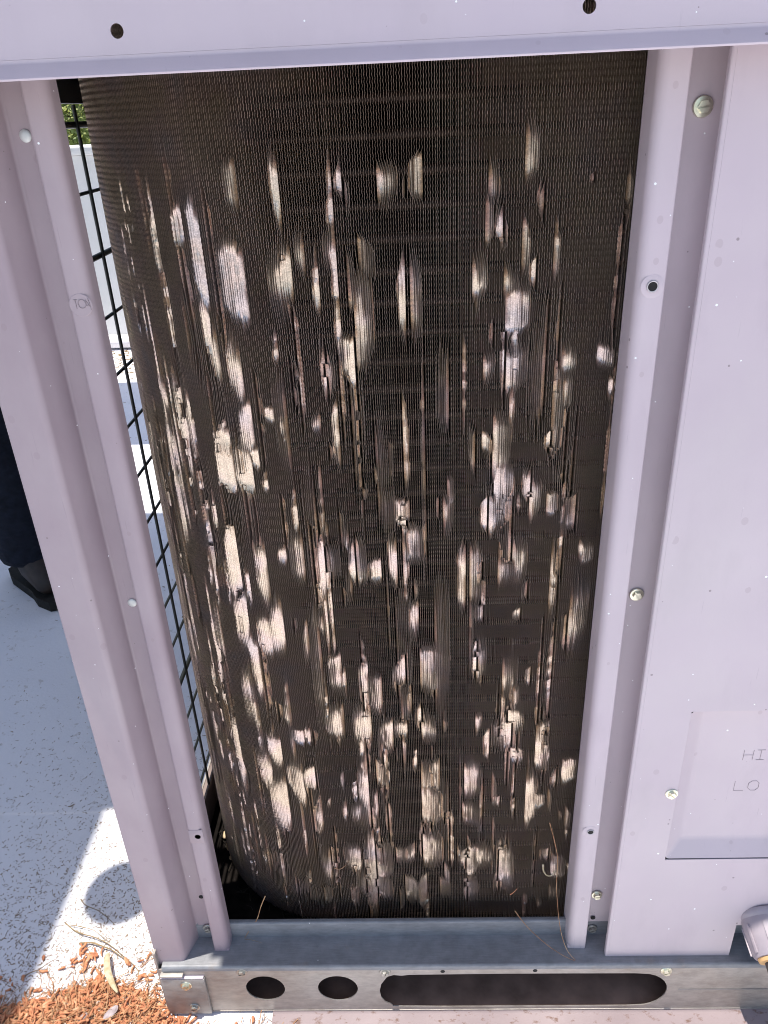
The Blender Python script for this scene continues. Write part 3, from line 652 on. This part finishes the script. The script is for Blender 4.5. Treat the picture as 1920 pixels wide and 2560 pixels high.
# ================================================================== UNSEEN PLANT (blockers added for the shade on the left, and a second unit)
def dirbox(name, parent, x0, x1, y0, y1, z0, z1, mm, bev=0): return pbox(name, x0, x1, y0, y1, z0, z1, mm, parent, bev)
H1 = GZ+1.62
HC = GZ+2.35; SH_X = -.534-.138*2.35; SH_Y = .3215-.042*2.35
dA = thing('added_canopy', 'unseen grey canopy added to shade the roof left of the air conditioner', 'canopy', (-3.2, -.4, GZ))  # invented canopy out of view, placed to shade the roof on the left
dirbox('canopy_roof', dA, -5.6, SH_X, -.95, SH_Y, HC, HC+.06, M['duct'], .008)
for x in (-5.5, -1.5):
    for y in (-.90, -.60): dirbox('post', dA, x-.04, x+.04, y-.04, y+.04, GZ+.002, HC-.002, M['dark_steel'])
for y in (-.92, -.55, -.20, .12): dirbox('rafter', dA, -5.55, SH_X-.03, y, y+.05, HC-.102, HC-.002, M['dark_steel'])
dB = thing('added_plenum', 'unseen sheet metal box added to shade the roof behind the sunlit patch', 'duct', (-1.6, .9, GZ))  # made-up box out of view, ends the sun patch at the back
dirbox('blocker_body', dB, -2.45, -.30, .2535, 1.325, H1, H1+.55, M['duct'], .01)
dirbox('blocker_flange', dB, -2.48, -.27, .73, .77, H1-.02, H1+.57, M['duct'])
for x, y in ((-2.35, .6), (-2.35, 1.35)): dirbox('support_leg', dB, x-.02, x+.02, y-.02, y+.02, GZ+.002, H1-.002, M['dark_steel'])
dC = thing('added_duct', 'unseen long metal box added to shade the roof before the far parapet', 'duct', (-1.6, 2.6, GZ))  # made-up box out of view, shades the strip before the parapet
dirbox('blocker_body', dC, -4.2, -.20, 1.88, 2.60, H1+.02, H1+.52, M['duct'], .01)
dirbox('blocker_flange', dC, -2.0, -1.96, 1.86, 2.62, H1, H1+.54, M['duct'])
for x in (-4.1, -2.9): dirbox('support_leg', dC, x-.02, x+.02, 2.30, 2.34, GZ+.002, H1+.018, M['dark_steel'])
# unseen vent shape, added so that its round cap throws the oval shadow
gv = thing('added_vent', 'unseen gooseneck pipe with round cap added to cast the oval shadow', 'vent', (-.25, .150, .134))
tube('pipe', smooth_path([(0, 0, 0), (0, 0, .22), (-.02, -.02, .30), (-.14, -.03, .335), (-.33, -.035, .345)], 6), .018, M['duct'], gv, 16)
bm = bmesh.new(); lathe(bm, [(.053, 0), (.055, .01), (.045, .030), (.02, .045)], 32, Vector((-.405, -.046, .30)), Vector((0, 0, 1))); from_bm('cap', bm, M['duct'], gv, 30)
tube('bracket', [(-.33, -.035, .345), (-.405, -.035, .34)], .008, M['duct'], gv, 8)

# second rooftop unit further right, out of the picture
nu = thing('rooftop_air_conditioner', 'second lavender grey air conditioner standing alone behind on the right', 'air conditioner', (4.2, 1.4, GZ))
dirbox('cabinet', nu, 3.4, 5.2, .8, 2.0, GZ+.1, GZ+1.15, M['unit_grey'], .01); dirbox('lid', nu, 3.37, 5.23, .77, 2.03, GZ+1.152, GZ+1.22, M['unit_grey'], .01)
dirbox('base_rail', nu, 3.42, 5.18, .82, 1.98, GZ+.002, GZ+.098, M['galvanised'])
for k in range(12): dirbox('louvre', nu, 3.5, 4.4, .785, .798, GZ+.25+k*.06, GZ+.285+k*.06, M['unit_grey'])

# ================================================================== TREES beyond the parapet
def tree(x, y, zb, h, r, label, mm, seed, n=2600):
    R_ = random.Random(seed); t = thing('tree', label, 'tree', (x, y, zb), 'trees beyond the parapet')
    V, F = [], []
    tr = smooth_path([(0, 0, 0), (.1, .05, h*.25), (-.05, .1, h*.5), (.05, 0, h*.8)], 4)
    tube_geo(tr, [.22-.17*i/(len(tr)-1) for i in range(len(tr))], 8, V, F)
    blobs = []
    for k in range(16):
        a = R_.uniform(0, 2*PI); rr = r*R_.uniform(.2, .8); z = h*R_.uniform(.35, .95); c = Vector((rr*math.cos(a), rr*math.sin(a), z)); blobs.append((c, r*R_.uniform(.28, .5)))
        s = Vector((0, 0, h*R_.uniform(.25, .55))); tube_geo([s, s.lerp(c, .5)+Vector((0, 0, .1)), c], [.07, .05, .02], 6, V, F)
    mesh_from('trunk', V, F, M['bark'], t, 50)
    V, F = [], []
    for c, br in blobs:
        for k in range(n//16):
            d = Vector((R_.gauss(0, 1), R_.gauss(0, 1), R_.gauss(0, .8))).normalized()*br*R_.uniform(.55, 1.05); p = c+d
            u = Vector((R_.gauss(0, 1), R_.gauss(0, 1), R_.gauss(0, 1))).normalized(); w = u.orthogonal().normalized(); s = R_.uniform(.02, .05); b = len(V)
            V += [tuple(p-u*s), tuple(p+w*s*.45), tuple(p+u*s), tuple(p-w*s*.45)]; F.append((b, b+1, b+2, b+3))
    mesh_from('crown', V, F, mm, t)
tree(-5.6, 10.5, -6, 7.6, 2.6, 'sunlit yellow green tree showing above the parapet', M['leaf2'], 3, 42000)
tree(-3.4, 12.0, -6, 7.2, 2.8, 'darker green tree just right of the sunlit one beyond the parapet', M['leaf'], 5, 34000)
tree(-8.8, 13.5, -6, 8.4, 3.0, 'tall olive green tree at the left beyond the parapet', M['leaf2'], 8, 26000)
tree(-6.6, 15.5, -6, 9.2, 3.2, 'tallest dark tree standing behind the others beyond the parapet', M['leaf'], 9, 26000)
tree(1.5, 14.0, -6, 7.8, 3.0, 'round green tree beyond the parapet behind the air conditioner', M['leaf'], 10, 14000)

# ================================================================== PERSON standing behind on the left
def skin_mesh(name, joints, edges, mm, parent, sub=2, root=0):
    me = bpy.data.meshes.new(name); me.from_pydata([j[0] for j in joints], edges, [])
    o = bpy.data.objects.new(name, me); COL.objects.link(o)
    me.skin_vertices.new() if hasattr(me.skin_vertices, 'new') and not me.skin_vertices else None
    md = o.modifiers.new('s', 'SKIN'); md.use_smooth_shade = True
    if not me.skin_vertices:
        bm = bmesh.new(); bm.from_mesh(me); bm.verts.layers.skin.verify(); bm.to_mesh(me); bm.free()
    for k, sv in enumerate(me.skin_vertices[0].data):
        r = joints[k][1]; sv.radius = r if isinstance(r, tuple) else (r, r); sv.use_root = (k == root)
    ms = o.modifiers.new('u', 'SUBSURF'); ms.levels = sub; ms.render_levels = sub
    dg = bpy.context.evaluated_depsgraph_get(); ev = o.evaluated_get(dg); m2 = bpy.data.meshes.new_from_object(ev)
    m2.materials.clear(); m2.materials.append(mm); m2.name = name
    bpy.data.objects.remove(o); o2 = bpy.data.objects.new(name, m2); link(o2, parent); return o2
P = thing('person', 'person in dark navy trousers and brown boots standing on the roof beyond the corner post', 'person', (-1.05, 1.06, GZ))
# local frame: right foot seen in the picture is at (+.115,-.03)
RF = (.115, -.03); LF = (-.17, .10)
body = [((-.03, .03, .95), .12), ((-.03, .03, 1.15), .115), ((-.03, .02, 1.35), .135), ((-.03, .02, 1.47), .075), ((-.03, 0, 1.54), .055), ((-.025, -.01, 1.60), .075), ((-.02, -.02, 1.68), .090), ((-.02, -.015, 1.75), .060),
        ((.06, .0, .92), .085), ((.10, -.02, .52), .055), ((RF[0], RF[1], .10), .038), ((-.11, .06, .92), .085), ((-.15, .07, .52), .055), ((LF[0], LF[1], .10), .038),
        ((.15, -.01, 1.42), .060), ((.23, -.02, 1.16), .042), ((.25, -.14, .95), .030), ((.25, -.20, .89), .028), ((-.20, .06, 1.42), .060), ((-.28, .05, 1.16), .042), ((-.28, -.05, .94), .030), ((-.28, -.09, .87), .028)]
bE = [(0, 1), (1, 2), (2, 3), (3, 4), (4, 5), (5, 6), (6, 7), (0, 8), (8, 9), (9, 10), (0, 11), (11, 12), (12, 13), (2, 14), (14, 15), (15, 16), (16, 17), (2, 18), (18, 19), (19, 20), (20, 21)]
skin_mesh('body', body, bE, M['skin'], P)
skin_mesh('shirt', [((-.03, .03, .93), .145), ((-.03, .03, 1.15), .140), ((-.03, .02, 1.36), .155), ((-.03, .02, 1.47), .080), ((.15, -.01, 1.42), .078), ((.22, -.02, 1.20), .066), ((-.20, .06, 1.42), .078), ((-.27, .05, 1.20), .066)], [(0, 1), (1, 2), (2, 3), (2, 4), (4, 5), (2, 6), (6, 7)], M['shirt'], P)
skin_mesh('trousers', [((-.03, .03, 1.00), .140), ((-.03, .03, .92), .145), ((.06, .0, .82), .105), ((.10, -.02, .52), .088), ((.112, -.028, .28), .082), ((.117, -.03, .115), .080), ((.120, -.032, .075), .078), ((-.11, .06, .82), .105), ((-.15, .07, .52), .088), ((-.165, .09, .28), .080), ((-.17, .10, .075), .078)], [(0, 1), (1, 2), (2, 3), (3, 4), (4, 5), (5, 6), (1, 7), (7, 8), (8, 9), (9, 10)], M['jeans'], P)
for fx, fy, a in ((RF[0], RF[1], -.75), (LF[0], LF[1], -1.9)):
    c, s = math.cos(a), math.sin(a)
    def pt(l, z, w=0): return (fx+c*l-s*w, fy+s*l+c*w, z)
    b_ = skin_mesh('boot', [(pt(-.055, .058), (.048, .046)), (pt(.02, .066), (.048, .050)), (pt(.08, .052), (.044, .036)), (pt(.115, .042), (.040, .026)), (pt(0, .14), (.050, .050))], [(0, 1), (1, 2), (2, 3), (1, 4)], M['boot'], P, 2, 1)
    bm = bmesh.new(); out = [(-.10, -.034), (-.06, -.044), (.05, -.040), (.09, -.046), (.135, -.036), (.155, 0), (.135, .036), (.09, .044), (.05, .038), (-.06, .044), (-.10, .034), (-.112, 0)]
    lo_ = [bm.verts.new(pt(l, .001, w)) for l, w in out]; hi_ = [bm.verts.new(pt(l, .026, w)) for l, w in out]
    for k in range(len(out)): bm.faces.new((lo_[k], lo_[(k+1) % 12], hi_[(k+1) % 12], hi_[k]))
    bm.faces.new(hi_); bm.faces.new(lo_[::-1]); from_bm('sole', bm, M['sole'], P)
# head details, hands
def ball(name, c, r, mm, sc=(1, 1, 1)):
    bm = bmesh.new(); bmesh.ops.create_uvsphere(bm, u_segments=20, v_segments=12, radius=r)
    for v in bm.verts: v.co = Vector((c[0]+v.co.x*sc[0], c[1]+v.co.y*sc[1], c[2]+v.co.z*sc[2]))
    return from_bm(name, bm, mm, P, 80)
ball('hair', (-.02, .005, 1.70), .098, M['hair'], (1, 1.05, .85)); ball('nose', (-.02, -.108, 1.645), .016, M['skin'], (.8, 1.1, 1.4))
for sx in (-1, 1):
    ball('eye', (-.02+sx*.032, -.088, 1.672), .013, M['eye']); ball('ear', (-.02+sx*.088, -.01, 1.655), .022, M['skin'], (.4, .8, 1.3))
ball('mouth', (-.02, -.092, 1.605), .020, M['copper'], (1.1, .4, .3))
for hx, hy, hz_, sg in ((.25, -.20, .89, 1), (-.28, -.09, .87, -1)):
    js = [((hx, hy, hz_), .026), ((hx, hy-.02, hz_-.05), (.018, .036))]; es = [(0, 1)]
    for k in range(4):
        q = (k-1.5)*.018; L_ = (.030, .036, .033, .026)[k]; b0 = len(js)
        js += [((hx, hy-.022+q, hz_-.075), .0095), ((hx-sg*.006, hy-.024+q*1.1, hz_-.075-L_), .0085), ((hx-sg*.020, hy-.024+q*1.1, hz_-.085-L_*1.5), .0075)]; es += [(1, b0), (b0, b0+1), (b0+1, b0+2)]
    b0 = len(js); js += [((hx-sg*.01, hy-.052, hz_-.035), .011), ((hx-sg*.018, hy-.072, hz_-.065), .009)]; es += [(0, b0), (b0, b0+1)]
    skin_mesh('hand', js, es, M['skin'], P, 1)

# ================================================================== LITTER ON THE ROOF
def pile_top(x):      # far edge of the debris pile, y as a function of x
    xs = [-.90, -.62, -.56, -.521, -.483, -.44, -.39, -.346, -.301, -.27]; ys = [-.12, -.035, -.012, .000, .013, .030, .016, -.004, -.022, -.04]
    return float(np.interp(x, xs, ys))
rp = random.Random(21)
def in_unit(x, y): return x > -.335 and y > -.012
# flecks: small crooked scraps
V, F = [], []
def fleck(x, y, s, z=GZ):
    a = rp.uniform(0, 2*PI); b2 = a+rp.uniform(-1.3, 1.3); w = s*rp.uniform(.16, .32); h = s*.22
    p0 = Vector((x, y, 0)); p1 = p0+Vector((math.cos(a), math.sin(a), 0))*s; p2 = p1+Vector((math.cos(b2), math.sin(b2), 0))*s*.9
    base = len(V)
    for p, q, ww in ((p0, a, w*.5), (p1, (a+b2)/2, w), (p2, b2, w*.4)):
        n = Vector((-math.sin(q), math.cos(q), 0))*ww
        V.extend([(p.x+n.x, p.y+n.y, z+.0002), (p.x, p.y, z+h), (p.x-n.x, p.y-n.y, z+.0002)])
    for k in (0, 3):
        F.append((base+k, base+k+3, base+k+4, base+k+1)); F.append((base+k+1, base+k+4, base+k+5, base+k+2))
cnt = 0
while cnt < 8500:
    x = rp.uniform(-1.0, -.335); y = rp.uniform(-.05, .62)
    if in_unit(x, y): continue
    d = y-pile_top(x)
    if d < -.01: continue
    pr = math.exp(-d/.16)*(1.0 if x > -.62 else math.exp(-(-.62-x)/.20))+.010
    if rp.random() < pr: fleck(x, y, rp.uniform(.0010, .0030)); cnt += 1
for _ in range(900): fleck(rp.uniform(-2.2, -.36), rp.uniform(.3, 3.1), rp.uniform(.0015, .006))
for _ in range(260): fleck(rp.uniform(-.33, .48), rp.uniform(-.11, -.012), rp.uniform(.001, .003))
fl = mesh_from('debris_flecks', V, F, M['fleck']); tag(fl, 'small dark flecks of plant litter scattered over the white roof', 'litter', kind='stuff')

# pile of catkins and needles
def catkin(V, F, p, ln, r, a, el, curl, seg=6, rings=7):
    path = []; d = Vector((math.cos(a)*math.cos(el), math.sin(a)*math.cos(el), math.sin(el))); q = Vector(p)
    for k in range(rings):
        path.append(q.copy()); q = q+d*ln/(rings-1); a2 = curl/(rings-1)
        d = Vector((d.x*math.cos(a2)-d.y*math.sin(a2), d.x*math.sin(a2)+d.y*math.cos(a2), d.z*.9))
    rad = [r*(.35+.65*math.sin(PI*min(1, (k+.7)/(rings*.62))/2))*(1-.5*(k == rings-1))*(1+.16*(k % 2)) for k in range(rings)]
    tube_geo(path, rad, seg, V, F)
V, F = [], []; V2, F2 = [], []; V3, F3 = [], []
def height(x, y):
    d = pile_top(x)-y; return .016*min(1, max(0, d)/.05)
n = 0
while n < 2100:
    x = rp.uniform(-.72, -.20); y = rp.uniform(-.10, .06)
    if in_unit(x, y+.004): continue
    d = pile_top(x)-y
    if d < -.004 and rp.random() > .05: continue
    if x > -.30 and rp.random() < .5: continue
    if x < -.57 and rp.random() < .4: continue
    z = GZ+.0025+height(x, y)*rp.uniform(.3, 1.0)
    catkin(V, F, (x, y, z), rp.uniform(.006, .014), rp.uniform(.0010, .0020), rp.uniform(0, 2*PI), rp.uniform(-.1, .35), rp.uniform(-1.6, 1.6)); n += 1
pile = mesh_from('catkin_pile', V, F, M['catkin'], None, 60); tag(pile, 'heap of orange brown catkins gathered at the corner of the air conditioner', 'plant litter', kind='stuff')
n = 0
while n < 1900:
    x = rp.uniform(-.75, -.19); y = rp.uniform(-.11, .06)
    if in_unit(x, y+.012): continue
    if pile_top(x)-y < -.006 and rp.random() > .04: continue
    z = GZ+.002+height(x, y)*rp.uniform(.2, 1.1)
    a = rp.gauss(.35, .8); ln = rp.uniform(.012, .045); el = rp.uniform(-.05, .15)
    if in_unit(x+math.cos(a)*ln, y+math.sin(a)*ln+.01): continue
    q = [(x+math.cos(a+cu*t)*ln*t, y+math.sin(a+cu*t)*ln*t, z+math.sin(el)*ln*t) for cu in [rp.uniform(-.6, .6)] for t in (0, .33, .66, 1)]
    tube_geo(q, rp.uniform(.00025, .0006), 4, V2, F2, False); n += 1
nd = mesh_from('needle_litter', V2, F2, M['needle'], None, 60); tag(nd, 'dry brown needles and stalks lying through the catkin heap', 'plant litter', kind='stuff')
# crumbs under the pile so that it is closed
V, F = [], []
for _ in range(11000):
    x = rp.uniform(-.78, -.25); y = rp.uniform(-.12, .055)
    if in_unit(x, y+.003) or pile_top(x)-y < .002: continue
    fleck(x, y, rp.uniform(.0016, .0040), GZ+height(x, y)*rp.uniform(0, .75))
cr = mesh_from('crumb_litter', V, F, M['catkin']); tag(cr, 'brown crumbs and scales packed beneath the catkin heap', 'plant litter', kind='stuff')
# leaf litter at the foot of the far parapet
V, F = [], []
for _ in range(2600): fleck(rp.uniform(-3.2, .3), 3.22-abs(rp.gauss(0, .22)), rp.uniform(.004, .016))
tag(mesh_from('leaf_litter', V, F, M['twig']), 'brown litter swept against the foot of the far parapet', 'litter', kind='stuff')
# litter in the pan, the shade down there put into its dark colour
V, F = [], []
for _ in range(150):
    x = rp.uniform(-.318, -.09); y = rp.uniform(.05, .42); a = rp.uniform(0, 6.3); ln = rp.uniform(.012, .045)
    tube_geo([(x+math.cos(a+.5*t)*ln*t, y+math.sin(a+.5*t)*ln*t, -.9605+rp.uniform(0, .004)) for t in (0, .5, 1)], rp.uniform(.0004, .0011), 4, V, F, False)
tag(mesh_from('pan_litter', V, F, M['dark_debris'], None, 60), 'needles coloured near black for the shade in the pan below the coil', 'plant litter', kind='stuff')

# single items
def lay(name, pts, r, mm, label, cat, group=None, seg=6, taper=True):
    P_ = smooth_path(pts, 5); o = P_[0].copy(); n = len(P_)
    rad = [r*(1-.55*i/(n-1)) if taper else r for i in range(n)]
    ob = tube(name, [p-o for p in P_], rad, M[mm], None, seg); ob.location = o; tag(ob, label, cat, group); return ob
g = GZ+.0012
lay('twig', [(-.509, .154, g), (-.496, .142, g+.002), (-.473, .132, g+.003), (-.454, .120, g+.001), (-.443, .112, g)], .0007, 'twig', 'thin wiry twig crossing the edge of the oval shadow', 'twig')
lay('twig', [(-.517, .116, g), (-.500, .104, g+.001), (-.486, .097, g+.003), (-.468, .092, g+.004), (-.449, .085, g+.003), (-.433, .076, g+.003), (-.418, .066, g+.002), (-.402, .055, g+.003), (-.389, .044, g), (-.385, .028, g)], .0009, 'twig', 'longest forked twig running from the sunlit roof down to the heap', 'twig')
lay('twig', [(-.509, .1115, g+.002), (-.490, .107, g+.004), (-.471, .102, g+.004), (-.455, .093, g+.003), (-.441, .084, g+.002)], .0006, 'twig', 'short curved twig branching off above the longest one', 'twig')
lay('stalk', [(-.484, .083, g+.002), (-.467, .083, g+.004), (-.449, .077, g+.005), (-.434, .072, g+.004), (-.418, .063, g+.003), (-.406, .056, g+.001)], .0013, 'twig', 'thicker tan stalk ending in an orange husk', 'stalk')
lay('twig', [(-.546, .036, g), (-.536, .042, g+.002), (-.525, .046, g+.003), (-.516, .055, g+.003), (-.508, .062, g+.001)], .0009, 'fleck', 'dark twig lying across the left shadow line', 'twig')
lay('needle', [(-.386, .049, g), (-.381, .062, g+.001), (-.369, .076, g+.002), (-.352, .086, g)], .0005, 'needle', 'pale needle pair leaning towards the corner post', 'needle')
lay('needle', [(-.388, .050, g), (-.384, .064, g+.001), (-.374, .078, g+.001)], .0004, 'needle', 'shorter needle beside the pale pair near the post', 'needle')
for k, (cx_, cy_, r_) in enumerate(((-.224, -.018, .017), (-.208, -.030, .014))):
    lay('curled_tendril', [(cx_+r_*math.cos(q), cy_+r_*math.sin(q)*.8, g+.001+.0008*q) for q in [.3*j-.5 for j in range(15)]], .0004, 'fleck', ('wide curl of thin tendril on the roof in front of the rail', 'smaller curl of thin tendril overlapping the wide one')[k], 'tendril')
lay('pine_needle', [(-.33+.004, -.014, g), (-.30, -.045, g+.004), (-.26, -.05, g+.002)], .0006, 'needle', 'bent needle poking out below the corner bracket', 'needle')
# clump
V, F = [], []
for _ in range(26): catkin(V, F, (-.468+rp.gauss(0, .009)-.468*0, .068+rp.gauss(0, .006), g+rp.uniform(.0008, .003)), rp.uniform(.006, .014), rp.uniform(.0011, .0018), rp.uniform(0, 6.3), .1, rp.uniform(-1.5, 1.5))
tag(mesh_from('catkin_clump', V, F, M['catkin'], None, 60), 'small orange clump of catkins lying apart above the heap', 'plant litter', kind='stuff')
V, F = [], []; catkin(V, F, (-.413, .062, g+.002), .016, .0024, -.9, .05, .3); ob = mesh_from('orange_husk', V, F, M['catkin'], None, 60); tag(ob, 'orange husk at the end of the tan stalk', 'husk')
# split seed pod: pale flat curved blade with ribs
pth = smooth_path([(-.4355, .064, GZ+.012), (-.431, .050, GZ+.0185), (-.4235, .033, GZ+.0215), (-.412, .017, GZ+.021), (-.4015, .006, GZ+.019)], 5)
V, F = [], []; n = len(pth)
for i, p in enumerate(pth):
    d = (pth[min(i+1, n-1)]-pth[max(i-1, 0)]).normalized(); s_ = Vector((-d.y, d.x, 0)).normalized(); t = i/(n-1); wd = .0044*math.sin(PI*min(.97, t*.85+.12))**.7
    for q in (-1, -.6, -.2, .2, .6, 1): V.append(tuple(p+s_*wd*q+Vector((0, 0, .0011*(1 if round(q*5) % 2 == 0 else -1)*.5-.0018*q*q))))
    for q in (1, 0, -1): V.append(tuple(p+s_*wd*q*.95+Vector((0, 0, -.0030-.0012*(1-q*q)))))
for i in range(n-1):
    for k in range(9): F.append((i*9+k, i*9+(k+1) % 9, (i+1)*9+(k+1) % 9, (i+1)*9+k))
F.append(tuple(range(9))[::-1]); F.append(tuple((n-1)*9+k for k in range(9)))
tag(mesh_from('split_seed_pod', V, F, M['pod'], None, 25), 'pale yellow split seed pod lying on top of the orange heap', 'seed pod')
for (x, y, z, s, lab) in ((-.402, -.020, GZ+.018, .0075, 'greyish pink fluffy flake on the front of the heap'), (-.437, -.024, GZ+.016, .0045, 'small white flake left of the pink one on the heap')):
    bm = bmesh.new(); bmesh.ops.create_icosphere(bm, subdivisions=3, radius=1)
    for v in bm.verts:
        k = 1+.16*math.sin(v.co.x*7+v.co.y*5)*math.cos(v.co.z*9); v.co = Vector((v.co.x*s*.8*k+v.co.y*s*.5, v.co.y*s*1.2*k, v.co.z*s*.35*k))
    o = from_bm('flake', bm, M['pale_chip'], None, 60); o.location = (x, y, z); tag(o, lab, 'flake')
for k, (x, y, s, a) in enumerate(((-.2946, .2100, .0048, 1.9), (-.2868, .1920, .0036, 1.2), (-.2821, .1867, .0037, .4), (-.2756, .1714, .0040, .7))):
    bm = bmesh.new(); bmesh.ops.create_uvsphere(bm, u_segments=12, v_segments=8, radius=1)
    for v in bm.verts:
        p = Vector((v.co.x*s*1.5, v.co.y*s*(1-.25*v.co.x), v.co.z*s*.8)); v.co = Vector((p.x*math.cos(a)-p.y*math.sin(a), p.x*math.sin(a)+p.y*math.cos(a), p.z))
    o = from_bm('seed', bm, M['seed'], None, 80); o.location = (x, y, -.9600+s*.8)
    tag(o, ('largest pale seed, topmost of four in the dark pan', 'small seed just below the largest one in the pan', 'round tan seed touching the small one in the pan', 'lowest and most separate seed in the dark pan')[k], 'seed', 'pale seeds in the pan')
# needles caught on the unit
lay('pine_needle', [(.1125, .034, -.8905), (.128, .024, -.9085), (.150, .010, -.9215), (.168, .000, -.9270), (.1815, -.006, -.9285)], .0005, 'needle', 'brown needle arching over the rail left of the right flange', 'pine needle')
lay('pine_needle', [(.150, .048, -.752), (.1605, .040, -.800), (.1600, .030, -.842), (.1640, .012, -.890), (.172, .002, -.918), (.1818, -.005, -.9283)], .00055, 'needle', 'long bent needle standing in front of the coil by the right flange', 'pine needle')
lay('hooked_stem', [(.1462, .050, -.826), (.1472, .0485, -.836), (.1515, .048, -.8435), (.1575, .048, -.8435), (.1615, .050, -.838)], .0011, 'pod', 'tan hooked stem caught in the fins near the right flange', 'stem')
lay('pine_needle', [(-.198, .042, -.868), (-.2040, .036, -.880), (-.2105, .032, -.8990), (-.219, .030, -.9120), (-.2290, .027, -.9285)], .0007, 'needle', 'orange needle rising from the rail beside the left flange', 'pine needle')
lay('pine_needle', [(-.2290, .025, -.9292), (-.222, .0240, -.9270), (-.205, .020, -.9285)], .0004, 'fleck', 'thin dark thread lying on the rail ledge by the left flange', 'thread')
lay('needle_bit', [(.1085, .052, -.884), (.1125, .050, -.877), (.1165, .050, -.870)], .0008, 'catkin', 'short orange needle bit stuck in the bottom of the coil', 'pine needle')
lay('pine_needle', [(-.109, .051, -.830), (-.100, .047, -.826), (-.090, .051, -.817)], .0004, 'needle', 'fine needle lying across the lower left of the coil', 'pine needle')
lay('pine_needle', [(-.160, .058, -.900), (-.157, .050, -.922)], .0004, 'fleck', 'short dark needle at the foot of the coil', 'pine needle')
